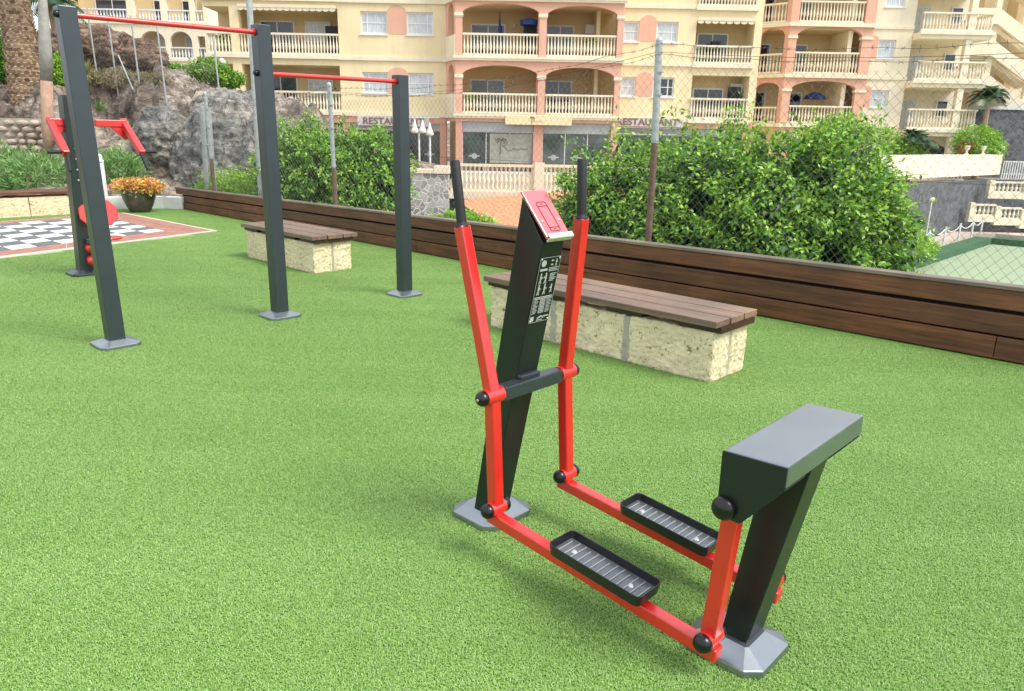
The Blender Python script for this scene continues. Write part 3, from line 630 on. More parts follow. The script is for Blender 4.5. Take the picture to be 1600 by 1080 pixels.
# ================================================================== red and charcoal machine behind the first post
TW = thing('chest_press_station', 'charcoal and red pull-down machine partly hidden behind the tallest left post', 'exercise machine', W(-9.2, 2.68, 0))
b = MB(); b.prism(SITE, [(-9.27, .04), (-9.12, .04), (-8.90, 1.92), (-9.07, 1.92)], 2.60, 2.74); cl = b.build('column', m_char, TW, 0.006)
b = MB(); base_plate(b, -9.36, -9.03, 2.50, 2.86, 0.03, 0.06, 0.05, (0.07, 0.07)); b.build('base_plate', m_char, cl, 0.004)
b = MB()
for z in (1.05, 1.16, 1.27, 1.38): b.lathe(W(-9.12 + (z - .04) * .117 + .0, 2.67, z), [(.011, 0), (.011, .010), (.006, .013)], 10, SV)
b.build('adjuster_bolt', m_steel, cl)
for q in (-1, 1):
    ti, to = 2.85 + q * .06, 2.85 + q * .36
    b = MB(); b.beam(W(-9.02, ti, 1.645), W(-9.02, to + q * .02, 1.645), 0.07, 0.075, side=SV)
    b.beam(W(-9.06, to, 1.675), W(-8.62, to + q * .01, 1.335), 0.065, 0.072, side=TV)
    b.prism(Frame(W(-9.03, 0, 0).x, W(-9.03, 0, 0).y, R(90) - A45), [(to - q * .16, 1.61), (to, 1.61), (to, 1.46)], -.035, .035)
    ar = b.build('press_arm', m_red, TW, 0.008)
    b = MB(); b.cyl(W(-8.65, to, 1.355), W(-8.65, to + q * 0.17, 1.355), 0.018, n=12); b.cyl(W(-8.63, to, 1.34), W(-8.54, to + q * .02, 1.17), 0.018, n=12); b.build('handle_grip', m_rub, ar)
def seatpad(b, s, t, z, r, th, ax, n=12, sq=1.0):
    b.lathe(W(s, t, z), [(r * .92, -th / 2), (r, -th / 4), (r, th / 4), (r * .92, th / 2)], n, ax)
b = MB()
for q in (-1, 1):
    b.lathe(W(-9.02, 2.83 + q * .055, 0.69), [(0.145, -.012), (0.155, 0), (0.145, .012)], 8, (SV + Vector((0, 0, .25))).normalized(), phase=R(22))
b.build('backrest', m_red, TW, 0.004)
b = MB(); b.lathe(W(-8.95, 2.86, 0.42), [(0.15, -.012), (0.16, 0), (0.15, .012)], 16); b.build('seat', m_red, TW)
b = MB(); b.box(W(-9.08, 2.70, 0.39), (0.16, 0.06, 0.05), (SV, TV, Vector((0, 0, 1)))); b.build('seat_bracket', m_char, TW, 0.003)
for z in (0.31, 0.17):
    b = MB(); b.lathe(W(-9.10, 2.72, z), [(0.055, 0), (0.06, .03), (0.05, .08), (0.02, .10)], 14, SV); b.build('foot_peg', m_red, TW)

# ================================================================== benches
def rough_stone(o, lv=5):
    sm = o.modifiers.new('subdivide', 'SUBSURF'); sm.subdivision_type = 'SIMPLE'; sm.levels = sm.render_levels = lv
    for ty, size, st, mid in (('CLOUDS', .09, .016, .5), ('VORONOI', .035, .012, .55)):
        tx = bpy.data.textures.new('rough', ty); tx.noise_scale = size
        d = o.modifiers.new('rough', 'DISPLACE'); d.texture = tx; d.texture_coords = 'LOCAL'; d.strength = st; d.mid_level = mid
def bench(s0, s1, t0, t1, label, so, st_, zt=0.445, joints=3, hb=0.355):
    B = thing('stone_bench', label, 'bench', W((s0 + s1) / 2, (t0 + t1) / 2, 0), -A45, 'low stone benches with wooden slat seats')
    b = MB(); n = joints; L = (s1 - s0) / n
    for k in range(n):
        a_, c_ = s0 + k * L + (0.02 if k else 0), s0 + (k + 1) * L - (0.02 if k < n - 1 else 0)
        nd = 10; 
        b.fbox(SITE, a_, c_, t0, t1 - 0.0 if k < n - 1 else (t0 + t1) / 2 - .01, 0.0, hb + rnd.uniform(-.006, .006))
        if k == n - 1: b.fbox(SITE, a_, c_, (t0 + t1) / 2 + .01, t1, 0.0, hb)
    st = b.build('stone_base', m_tuff, B, 0.016, seg=2); rough_stone(st)
    b = MB()
    for k in range(1, n): b.fbox(SITE, s0 + k * L - .03, s0 + k * L + .03, t0 + .003, t1 - .003, 0.0, hb - .008)
    b.fbox(SITE, s1 - L * .9, s1 - .008, (t0 + t1) / 2 - .02, (t0 + t1) / 2 + .02, 0.0, hb - .012)
    b.build('mortar', m_mort, st)
    b = MB(); q0, q1 = st_; 
    for s in np.linspace(s0 + .12, s1 - .12, 4): b.fbox(SITE, s - .16, s + .16, q0 + .05, q1 - .05, hb + .002, zt - .047)
    b.build('bearer', m_bearer, B)
    b = MB(); wd = (q1 - q0 - .036) / 3
    for k in range(3): b.fbox(SITE, so[0], so[1] + rnd.uniform(-.004, .004), q0 + k * (wd + .018), q0 + k * (wd + .018) + wd, zt - .046, zt)
    b.build('slat_seat', m_seat, B, 0.004)
bench(-4.44, -2.315, 4.40, 4.875, 'nearer tuff block bench with brown slat seat behind the elliptical trainer', (-4.49, -2.285), (4.36, 4.935))
bench(-9.17, -7.56, 4.60, 5.12, 'farther, shorter tuff block bench seen between the pull-up posts', (-9.21, -7.50), (4.56, 5.18), joints=2)

# ================================================================== plank wall along the terrace edge
def wh(s): return 0.42 + (s + 16.0) / 15.0 * 0.145
PWALL = thing('plank_wall', 'long low brown plank wall of three boards along the turf edge', 'wall', W(-7, 6.65, 0), -A45)
b = MB()
def plank(b, s0, s1, t0, t1, f0, f1):
    vs = [W(s, t, wh(s) * f) for s in (s0, s1) for t in (t0, t1) for f in (f0, f1)]
    b.add(vs, [(0, 1, 3, 2), (4, 6, 7, 5), (0, 4, 5, 1), (2, 3, 7, 6), (0, 2, 6, 4), (1, 5, 7, 3)])
for f0, f1, tt, off, sl in ((0.02, 0.325, 6.555, 0.0, -15.7), (0.345, 0.640, 6.578, 1.3, -15.85), (0.69, 0.955, 6.60, 2.2, -16.1)):
    s = sl
    while s < 3.2:
        e = min(3.2, s + rnd.choice((5.6, 6.4, 7.0)) if s > sl else s + 2 + off)
        plank(b, s + .002, e - .002, tt, tt + .045, f0, f1); s = e
b.build('board', m_wood, PWALL, 0.006)
b = MB()
s = -16.12
while s < 3.2:
    e = min(3.2, s + 3.9); plank(b, s + .002, e - .002, 6.585, 6.72, 0.962, 1.02); s = e
b.build('cap_board', m_woodc, PWALL, 0.005)
b = MB(); plank(b, -15.9, 3.2, 6.652, 6.70, 0.0, 0.955); b.build('backing', m_slot, PWALL)

# ================================================================== chain link fence behind the plank wall
FEN = thing('chain_link_fence', 'tall chain-link fence with barbed wire on top running behind the plank wall', 'fence', W(-7, 6.8, 0))
PS = [(-16.2, 2.2), (-14.75, 2.22), (-10.45, 2.25), (-4.47, 2.49), (1.6, 2.45)]
def topz(s):
    for (a_, za), (c_, zc) in zip(PS[:-1], PS[1:]):
        if s <= c_:
            k = min(1, max(0, (s - a_) / (c_ - a_))); return za + (zc - za) * k - 0.17 * 4 * k * (1 - k) * min(1, (c_ - a_) / 6)
    return PS[-1][1]
FT = 6.78
b = MB(); pt_ = 0.088; s_min, s_max = -16.2, 1.6
def wire3(b, a, c, r):
    d = (c - a).normalized(); x = d.orthogonal().normalized(); y = d.cross(x)
    vs = [p + (x * math.cos(q) + y * math.sin(q)) * r for p in (a, c) for q in (0, 2.094, 4.189)]
    b.add(vs, [(0, 1, 4, 3), (1, 2, 5, 4), (2, 0, 3, 5)])
for sg in (1, -1):
    k = s_min - 2.6
    while k < s_max + 2.6:
        pts = []
        for j in range(0, 22):
            z = 0.30 + j * 0.11; s = k + sg * (z - 0.3) * 0.95 if sg > 0 else k - (z - 0.3) * 0.95 + 0
            if s_min <= s <= s_max and z <= topz(s) - 0.06: pts.append(W(s, FT + 0.004 * sg + .012 * math.sin(s * 1.3), z))
        if len(pts) > 1:
            for i in range(0, len(pts) - 1, 3): wire3(b, pts[i], pts[min(i + 3, len(pts) - 1)], 0.0014)
        k += pt_ 
b.build('wire_mesh', m_mesh, FEN, fixn=False)
b = MB()
for zz, f in ((0.0, 1), (0.97, 0)):
    pts = [W(s, FT, (topz(s) - 0.05) if f else 0.8 + 0.5) for s in np.arange(s_min, s_max + .01, 0.3)]
    b.tube(pts, 0.0022, 4)
b.build('tension_wire', M('dark_wire', (0.06, 0.06, 0.06), 0.6), FEN)
b = MB()
for off, ph in ((0.0, 0), (-0.10, 1.0)):
    pts = []
    for s in np.arange(s_min, s_max + .01, 0.12): pts.append(W(s, FT + .02 * math.sin(s * 9), topz(s) + off + .008 * math.sin(s * 7 + ph) + .02))
    b.tube(pts, 0.0022, 3)
    for p in pts[1::1]:
        for a_ in range(3):
            q = Vector((rnd.uniform(-1, 1), rnd.uniform(-1, 1), rnd.uniform(-1, 1))).normalized() * .028; wire3(b, p - q, p + q, 0.0014)
b.build('barbed_wire', M('weathered_wire', (0.10, 0.09, 0.085), 0.7), FEN)
for s, h in PS[1:]:
    r = 0.032 if s > -5 else 0.034
    b = MB(); zz = 0.95 if s > -10 else 1.05
    if s == -4.47: zz = 1.55
    b.cyl(W(s, FT + .03, zz + .001), W(s - (.03 if s > -5 else .02), FT + .03, h + .06), r * 1.15 if s > -5 else r, n=14); b.lathe(W(s - .03, FT + .03, h + .06), [(r * 1.12, 0), (r * .8, .02), (.005, .03)], 14)
    p = b.build('post', m_steel, FEN)
    b = MB(); b.cyl(W(s, FT + .03, -0.4), W(s, FT + .03, zz), r * 1.08, n=14); b.build('post_foot', m_rust, p)
    b = MB()
    for z in (zz + .02, (zz + h) / 2, h - .25): b.cyl(W(s, FT + .03, z), W(s, FT + .03, z + .018), r * 1.25, n=14)
    b.build('tie_band', m_steel, p)
b = MB(); b.cyl(W(-15.5, 7.0, .3), W(-15.38, 7.0, 2.05), .05, n=12); b.beam(W(-15.15, 7.0, .3), W(-15.1, 7.0, 2.0), .05, .08, side=SV); b.build('gate_post', m_steel, FEN)
LP = thing('lamp_post', 'tall pale grey pole rising right behind the middle charcoal post', 'lamp post', W(-13.22, 7.0, -.3))
b = MB(); b.cyl(W(-13.22, 7.0, -.3), W(-13.12, 7.0, 5.2), .062, .05, n=16); b.build('pole', m_steel, LP)
b = MB(); b.tube([W(-13.12, 7, 5.2), W(-13.1, 6.95, 5.5), W(-13.0, 6.7, 5.7), W(-12.8, 6.3, 5.75)], .04, 8); b.build('arm', m_steel, LP)
b = MB(); b.lathe(W(-12.75, 6.2, 5.66), [(.05, .12), (.14, .10), (.16, .02), (.12, 0)], 14); b.build('lamp_shade', m_steel, LP)

# ================================================================== paved chessboard
def Q(pts, u, v):
    a, c, d, e = [Vector((*p, 0)) for p in pts]      # a (0,0)  c (1,0)  d (1,1)  e (0,1)
    return a.lerp(c, u).lerp(e.lerp(d, u), v)
WB = [(-12.29, 4.80), (-15.03, 4.74), (-14.6, 2.02), (-11.42, 2.18)]
OB = [(-11.93, 5.40), (-15.45, 5.25), (-14.9, 1.35), (-10.88, 1.55)]
CH = thing('paved_chessboard', 'giant black and white chessboard with terracotta tile border set in the turf', 'chessboard', W(-13.2, 3.5, 0))
def quadp(b, pts, z0, z1):
    vs = [W(p.x, p.y, z) for z in (z0, z1) for p in pts]
    b.add(vs, [(0, 3, 2, 1), (4, 5, 6, 7), (0, 1, 5, 4), (1, 2, 6, 5), (2, 3, 7, 6), (3, 0, 4, 7)])
b = MB(); quadp(b, [Q(OB, -.02, -.02), Q(OB, 1.02, -.02), Q(OB, 1.02, 1.02), Q(OB, -.035, 1.02)], -.01, 0.018); b.build('concrete_bed', m_grout, CH, 0.004)
b = MB(); b2 = MB(); b3 = MB(); g = 0.012
for i in range(8):
    for j in range(8):
        u0, u1, v0, v1 = (i + g) / 8, (i + 1 - g) / 8, (j + g) / 8, (j + 1 - g) / 8
        quadp(b if (i + j) % 2 == 0 else b2, [Q(WB, u0, v0), Q(WB, u1, v0), Q(WB, u1, v1), Q(WB, u0, v1)], 0.012, 0.024)
b.build('pale_tile', m_chw, CH); b2.build('dark_tile', m_chb, CH)
OC = [Vector((*p, 0)) for p in OB]; WC = [Vector((*p, 0)) for p in WB]
for k in range(4):
    a, c, d, e = OC[k], OC[(k + 1) % 4], WC[(k + 1) % 4], WC[k]; n = 10
    for i in range(n):
        for r_ in range(2):
            def PP(u, v): return a.lerp(c, u).lerp(e.lerp(d, u), v)
            quadp(b3, [PP((i + .02) / n, (r_ + .03) / 2), PP((i + .98) / n, (r_ + .03) / 2), PP((i + .98) / n, (r_ + .97) / 2), PP((i + .02) / n, (r_ + .97) / 2)], 0.012, 0.0235)
b3.build('terracotta_tile', m_chr, CH, fixn=True)

# stone seat wall on the far left, white kerb, white pillar, flower pot
SW = thing('stone_seat_wall', 'low pale tuff seat wall with brown timber top at the far left edge', 'wall', W(-16.1, 2.0, 0), R(90) - A45)
b = MB(); t = -4.0
while t < 4.6:
    b.fbox(SITE, -16.35, -15.86, t + .006, min(t + .98, 4.62) - .006, 0, .355); t += .98
rough_stone(b.build('stone_block', m_tuff, SW, 0.012), 4)
b = MB(); 
for k in range(3): b.fbox(SITE, -16.42 + k * .205, -16.42 + k * .205 + .19, -4.0, 4.66, .40, .45)
for t in np.arange(-3.6, 4.6, 1.2): b.fbox(SITE, -16.33, -15.9, t - .05, t + .05, .357, .3985)
b.build('timber_top', m_wood, SW, 0.004)
KB = MB()
kp = [W(-16.35, 4.72), W(-16.5, 5.3), W(-16.4, 5.9), W(-16.05, 6.35), W(-15.72, 6.56)]
for a, c in zip(kp[:-1], kp[1:]):
    KB.beam(Vector((a.x, a.y, .125)), Vector((c.x, c.y, .125)), .2, .25, ext=.04)
kb = KB.build('kerb_wall', m_wkerb, None, 0.01); origin(kb, kp[2]); tag(kb, 'low whitewashed curved kerb wall behind the flower pot', 'kerb')
PL = thing('white_pillar', 'slim white pillar with ball cap between the green shrubs', 'pillar', W(-17.45, 5.62, 0))
b = MB(); b.fbox(SITE, -17.52, -17.38, 5.55, 5.69, 0, 0.90); b.fbox(SITE, -17.55, -17.35, 5.52, 5.72, 0, 0.12); b.build('shaft', m_wkerb, PL, 0.008)
b = MB(); b.lathe(W(-17.45, 5.62, 0.90), [(.09, 0), (.10, .03), (.06, .06), (.075, .10), (.06, .15), (.01, .17)], 14); b.build('cap', m_wkerb, PL)

# ------------------------------------------------------------------ foliage
def leaves(name, mat, parent, blobs, n, size, aspect=0.5, droop=0.35, seed=1, shell=0.55, jit=1.0, hmin=None, wave=0.18, carve=None, clump=0):
    """scatter folded leaves through the outer volume of several ellipsoids: blobs = (centre, radii, weight)"""
    g = np.random.default_rng(seed); wt = np.array([bl[2] for bl in blobs], float); wt /= wt.sum()
    idx = g.choice(len(blobs), n, p=wt); C = np.array([bl[0] for bl in blobs])[idx]; RR = np.array([bl[1] for bl in blobs])[idx]
    d = g.normal(size=(n, 3)); d /= np.linalg.norm(d, axis=1)[:, None]
    k = 1 + wave * (np.sin(d[:, 0] * 7 + idx) * np.cos(d[:, 1] * 9 + idx * 2) + 0.6 * np.sin(d[:, 2] * 13 + d[:, 0] * 11))
    r = (shell + (1 - shell) * g.random(n) ** 0.6) * k
    # twigs: some leaves sit on shoots poking out
    r += (g.random(n) < 0.05) * g.random(n) * 0.16
    P = C + d * RR * r[:, None]
    # drop those deep inside any blob
    keep = np.ones(n, bool)
    for bc, br, _ in blobs:
        q = (((P - np.array(bc)) / np.array(br)) ** 2).sum(1); keep &= q > (shell * 0.75) ** 2
    if clump: keep &= (np.sin(P[:, 0] * 6.1 + 1.3 * np.sin(P[:, 2] * 4)) * np.sin(P[:, 1] * 5.3 + 1) * np.sin(P[:, 2] * 6.7 + 1.1 * np.sin(P[:, 0] * 5))) > -clump
    if hmin is not None: keep &= P[:, 2] > hmin
    if carve is not None: keep &= ~carve(P)
    P = P[keep]; d = d[keep]; n = len(P)
    # leaf frame: axis outward + droop, random
    ax = d * 0.7 + g.normal(size=(n, 3)) * 0.55 * jit; ax[:, 2] -= droop; ax /= np.linalg.norm(ax, axis=1)[:, None]
    nn = d * 0.5 + g.normal(size=(n, 3)) * 0.45; nn[:, 2] += 0.65
    sd_ = np.cross(ax, nn); sd_ /= np.linalg.norm(sd_, axis=1)[:, None] + 1e-9; up = np.cross(sd_, ax)
    L = size * (0.6 + 0.8 * g.random(n))[:, None]; w_ = L * aspect
    V = np.stack([P, P + ax * L * .45 + sd_ * w_ * .5 + up * L * .06, P + ax * L + up * -L * .05, P + ax * L * .45 - sd_ * w_ * .5 + up * L * .06], 1).reshape(-1, 3)
    me = bpy.data.meshes.new(name); me.vertices.add(len(V)); me.vertices.foreach_set('co', V.ravel())
    me.loops.add(4 * n); me.loops.foreach_set('vertex_index', np.arange(4 * n, dtype=np.int32))
    me.polygons.add(n); me.polygons.foreach_set('loop_start', np.arange(0, 4 * n, 4, dtype=np.int32)); me.polygons.foreach_set('loop_total', np.full(n, 4, np.int32))
    me.materials.append(mat); me.update(calc_edges=True); me.validate()
    return link(name, me, parent)
def limbs(name, mat, parent, base, tips, r=0.05, seed=3):
    g = random.Random(seed); b = MB(); base = Vector(base)
    for tp in tips:
        tp = Vector(tp); pts = [base]
        for k in (0.3, 0.6, 0.85, 1.0): pts.append(base.lerp(tp, k) + Vector((g.uniform(-1, 1), g.uniform(-1, 1), g.uniform(-.5, .5))) * (tp - base).length * .06)
        b.tube(pts, r, 6, [r, r * .8, r * .55, r * .35, r * .15])
        for _ in range(3):
            q = base.lerp(tp, g.uniform(.4, .8)); e = q + Vector((g.uniform(-1, 1), g.uniform(-1, 1), g.uniform(0, 1))) * (tp - base).length * .3
            b.tube([q, q.lerp(e, .5) + Vector((0, 0, .03)), e], r, 5, [r * .35, r * .25, r * .08])
    return b.build(name, mat, parent)
def shoots(name, mat, wood, parent, blobs, n, L, size, seed, up=.35, hmin=-9):
    g = random.Random(seed); lv = MB()
    for k in range(n):
        c, rr, _ = blobs[g.randrange(len(blobs))]; d = Vector((g.gauss(0, 1), g.gauss(0, 1), g.gauss(.4, .8))).normalized()
        p = Vector(c) + Vector((d.x * rr[0], d.y * rr[1], d.z * rr[2])) * .9
        if p.z < hmin: continue
        if any(sum(((p[i] - bc[i]) / br[i]) ** 2 for i in range(3)) < .6 for bc, br, _ in blobs if bc is not c): continue
        l = L * g.uniform(.5, 1.2); dr = (d + Vector((g.uniform(-.3, .3), g.uniform(-.3, .3), up))).normalized(); pts = []
        for i in range(6): q = i / 5; pts.append(p + dr * l * q + Vector((0, 0, -.35 * l * q * q)))
        lv.cur = 1; lv.tube(pts, .004, 4, [.006 * (1 - .8 * i / 5) for i in range(6)]); lv.cur = 0
        for i in range(11):
            q = pts[min(4, i // 2)].lerp(pts[min(4, i // 2) + 1], (i % 2) * .5); ax = (dr * .6 + Vector((g.uniform(-1, 1), g.uniform(-1, 1), g.uniform(-.8, .5)))).normalized(); sd_ = ax.cross(Vector((g.uniform(-.4, .4), g.uniform(-.4, .4), 1))).normalized(); z = size * g.uniform(.6, 1.2)
            lv.add([q, q + ax * z * .45 + sd_ * z * .22, q + ax * z, q + ax * z * .45 - sd_ * z * .22], [(0, 1, 2, 3)])
    return lv.build(name, [mat, wood], parent, fixn=False)
def shrub(name, label, cat, base, blobs, n, size, mat, seed, group=None, nl=7, wood=None, r=.05, core=0, **kw):
    t = thing(name, label, cat, base, 0, group)
    g = random.Random(seed); tips = []
    for k in range(nl):
        c, rr, _ = blobs[k % len(blobs)]
        tips.append((c[0] + g.uniform(-.5, .5) * rr[0], c[1] + g.uniform(-.5, .5) * rr[1], c[2] + g.uniform(.1, .6) * rr[2]))
    limbs('stem', wood or m_barkg, t, base, tips, r, seed)
    if core: leaves('sunlit_growth', m_ficus2, t, [(c, [x * 1.04 for x in q], w_) for c, q, w_ in blobs], int(n * .42), size * .9, seed=seed + 90, hmin=.55, **dict(kw, shell=.85))  # lime young leaves kept to the top, sunlit tone put into their colour
    leaves('foliage', mat, t, blobs, n, size, seed=seed, **kw)
    if core: shoots('shoot', m_ficus2, m_barkg, t, blobs, int(n / 260), .42, size * 1.05, seed + 7)
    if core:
        k2 = dict(kw); k2['shell'] = .18; k2['clump'] = 0; leaves('shade_toned_foliage', m_inner_shade, t, [(c, [x * .84 for x in q], w_) for c, q, w_ in blobs], int(core * 1.7), size * 1.5, seed=seed + 500, **k2)  # dark leaves inside the crown, shade put into their colour
    return t
# large ficus hedge on the right behind the fence
RB = [((1.85, 11.0, .60), (1.15, 1.0, 1.0), 1.2), ((2.7, 10.3, .70), (1.1, 1.05, 1.05), 1.3), ((3.5, 9.7, .66), (1.05, 1.05, 1.02), 1.3), ((4.05, 9.7, .80), (.75, .85, .96), 1.0),
      ((4.25, 9.4, .40), (.72, .8, .85), 1.0), ((1.25, 11.2, .42), (.78, .85, .72), .6), ((2.2, 9.9, -.1), (1.0, .9, .95), 1.0), ((3.0, 9.2, -.15), (1.0, .9, .95), 1.0), ((3.75, 8.9, -.1), (.85, .75, .85), 1.0), ((1.1, 10.8, -.2), (.7, .7, .8), .5)]
fc_ = lambda P: (P[:, 0] * TV.x + P[:, 1] * TV.y) < 6.86
shrub('ficus_bush', 'broad bright green ficus bush filling the fence on the right side', 'bush', (3.3, 10.1, -4.0), RB, 85000, .070, m_ficus, 21, nl=14, r=.09, carve=fc_, shell=.66, wave=.25, clump=.30, core=16000)
MB_ = [((-4.15, 14.9, .75), (.85, .9, .95), 1), ((-3.35, 14.6, .7), (.9, .95, .9), 1.1), ((-2.68, 14.3, .70), (.66, .8, .86), .9), ((-3.9, 14.5, -.2), (.9, .9, .8), .8), ((-2.9, 13.7, -.25), (.8, .85, .85), .9)]
shrub('ficus_bush', 'dense green bush seen between the middle and shortest gym posts', 'bush', (-3.2, 14.4, -4.0), MB_, 52000, .072, m_ficus, 22, nl=10, r=.08, carve=fc_, shell=.66, wave=.25, clump=.32, core=9000)
shrub('hedge', 'small bright green rounded hedge left of the middle gym post', 'hedge', (-5.9, 15.9, -.6), [((-6.05, 16.0, .25), (.75, .5, .55), 1), ((-5.35, 15.6, .2), (.75, .5, .62), 1)], 14000, .075, m_ficus2, 23, aspect=.25, r=.03)
shrub('shrub', 'low dark shrub sprouting at the base of the wall between pillar and roof', 'shrub', (-1.3, 16.2, -3.0), [((-1.15, 16.2, -.36), (.75, .5, .35), 1)], 3500, .09, m_ficus2, 24, r=.03)
shrub('oleander_shrub', 'wide grey-green oleander behind the seat wall at the left edge', 'shrub', (-10.8, 16.7, .05), [((-11.6, 17.0, .45), (.9, .6, .65), 1), ((-10.5, 16.6, .42), (.85, .6, .62), 1), ((-12.6, 17, .5), (.8, .6, .65), .8)], 15000, .13, m_olean, 25, aspect=.16, droop=-.25, r=.03, wood=m_barkb)
shrub('oleander_shrub', 'rounded oleander rising behind the white pillar and flower pot', 'shrub', (-9.0, 17.2, .05), [((-9.0, 17.2, .5), (.62, .5, .6), 1)], 6500, .13, m_olean, 26, aspect=.16, droop=-.25, r=.03, wood=m_barkb)
# flower pot
FP = thing('flower_pot', 'round bronze brown pot of orange and yellow flowers beside the chessboard', 'flower pot', (-7.42, 14.86, 0))
b = MB(); b.lathe((-7.42, 14.86, 0.0), [(.17, 0), (.19, .02), (.25, .14), (.30, .28), (.315, .38), (.325, .40), (.325, .425), (.285, .43), (.28, .36)], 28); b.build('pot', m_pot, FP)
b = MB(); b.lathe((-7.42, 14.86, .355), [(.283, 0), (.26, .03), (.05, .05)], 20); b.build('soil', m_soil, FP)
leaves('flowers', m_flower, FP, [((-7.50, 14.86, .50), (.42, .36, .15), 1.2), ((-7.25, 14.82, .50), (.34, .32, .15), 1)], 5200, .045, aspect=.75, droop=-.2, seed=5, shell=.3)
leaves('greenery', m_olean, FP, [((-7.42, 14.86, .43), (.38, .34, .14), 1.2)], 1200, .06, aspect=.4, seed=6, shell=.2)
b = MB(); b.cyl((-7.30, 14.9, .4), (-7.36, 14.9, 1.02), .012, n=6); b.build('stake', m_woodc, FP)

# spiky plants and scrub on the hillside
def spiky(name, label, cat, p, n, L, mat, seed, group=None, wd=.05):
    g = random.Random(seed); b = MB(); p = Vector(p)
    for k in range(n):
        a_ = g.uniform(0, 6.283); el = g.uniform(.25, 1.35); l = L * g.uniform(.7, 1.1)
        d = Vector((math.cos(a_) * math.cos(el), math.sin(a_) * math.cos(el), math.sin(el))); sd_ = d.cross(Vector((0, 0, 1))).normalized() * wd * .5
        m1 = p + d * l * .5; e = p + d * l + Vector((0, 0, -l * .18))
        b.add([p - sd_ * .6, p + sd_ * .6, m1 + sd_, m1 - sd_, e], [(0, 1, 2, 3), (3, 2, 4)])
    o = b.build(name, mat, None, fixn=False); origin(o, p); tag(o, label, cat, group); return o
def hp(x, y): return (x, y, hz(x, y) + .05)
spiky('agave_plant', 'bright spiky agave on the rocks right of the tallest post', 'agave', (-10.9, 20.3, 2.0), 46, .42, m_agave, 1)
spiky('agave_plant', 'larger spiky yucca growing above the oleander right of the tallest post', 'agave', (-9.35, 18.6, 1.35), 60, .6, m_agave, 2)
spiky('grass_tuft', 'tall dry yellow grass tuft below the brown crag', 'grass tuft', (-12.35, 22.6, 3.05), 60, .65, m_dry, 3, wd=.03)
shrub('shrub', 'low grey scrub on the rock behind the thin wire posts', 'shrub', (-11.1, 21.8, 2.6), [((-11.2, 21.8, 2.9), (.8, .5, .28), 1), ((-10.1, 21.6, 2.85), (.6, .4, .22), 1)], 3500, .09, m_dry, 31, aspect=.3, r=.02, wood=m_barkb)
shrub('shrub', 'small green bush left of the tallest post under the crag', 'shrub', (-14.2, 24.2, 2.7), [((-14.2, 24.2, 3.1), (.7, .5, .6), 1)], 4500, .1, m_ficus2, 32, r=.03)
shrub('shrub', 'dark green bush behind the thick palm trunk at the left edge', 'shrub', (-17.5, 25.5, 3.2), [((-17.3, 25.5, 3.6), (1.1, .8, .9), 1), ((-18.2, 27, 5.0), (1.5, .9, 1.6), 1)], 9000, .13, m_ficus, 33, r=.05)

# boulder and crag
def rock(name, label, cat, c, rad, mat, seed, amp=.22, rings=60, seg=90, flat=None):
    c = Vector(c); vs = []; fs = []
    for i in range(rings + 1):
        th = math.pi * i / rings
        for j in range(seg):
            ph = 2 * math.pi * j / seg; d = Vector((math.sin(th) * math.cos(ph), math.sin(th) * math.sin(ph), math.cos(th)))
            q = Vector((d.x * rad[0], d.y * rad[1], d.z * rad[2])); p3 = q + Vector((seed * 3.1, seed, 0))
            k = 1 + amp * (0.8 * mn.fractal(p3 * .55, 1, 2, 3) + 0.55 * ridg(p3, .8) * .5 + .26 * mn.fractal(p3 * 2.6, .8, 2, 4) + (.22 * ridg(Vector((p3.x * 2.2, p3.y * 2.2, p3.z * 3.4)), 1)) + .16 * facet(p3, .9) + .07 * facet(p3, 2.6))
            vs.append(c + q * k)
    for i in range(rings):
        for j in range(seg): fs.append((i * seg + j, i * seg + (j + 1) % seg, (i + 1) * seg + (j + 1) % seg, (i + 1) * seg + j))
    b = MB(); b.add(vs, fs, True); o = b.build(name, mat, None, fixn=False); origin(o, (c.x, c.y, c.z - rad[2] * .8)); tag(o, label, cat); return o
rock('boulder', 'huge grey volcanic boulder behind the wire fence left of the middle post', 'rock', (-7.0, 18.9, .75), (1.32, 1.4, 1.62), m_rockg, 1, .2, 130, 190)
rock('boulder', 'smaller pale angular rock left of the huge grey boulder', 'rock', (-8.55, 18.5, 1.35), (.55, .5, .62), m_rockg, 2, .45, 80, 100)
rock('crag', 'brown weathered rock crag at the top of the hillside', 'rock', (-14.0, 26.3, 4.0), (1.75, 1.1, .75), m_rockb, 3, .42, 100, 150)
for k in range(9):
    x, y = rnd.uniform(-15, -12.2), rnd.uniform(22.3, 23.4)
    rock('loose_rock', 'one of the dark loose rocks lying around the palm base', 'rock', (x, y, hz(x, y) + .08), (rnd.uniform(.18, .4), .25, rnd.uniform(.14, .24)), m_hill, 5 + k, .3, 12, 18)['group'] = 'loose rocks around the palm base'
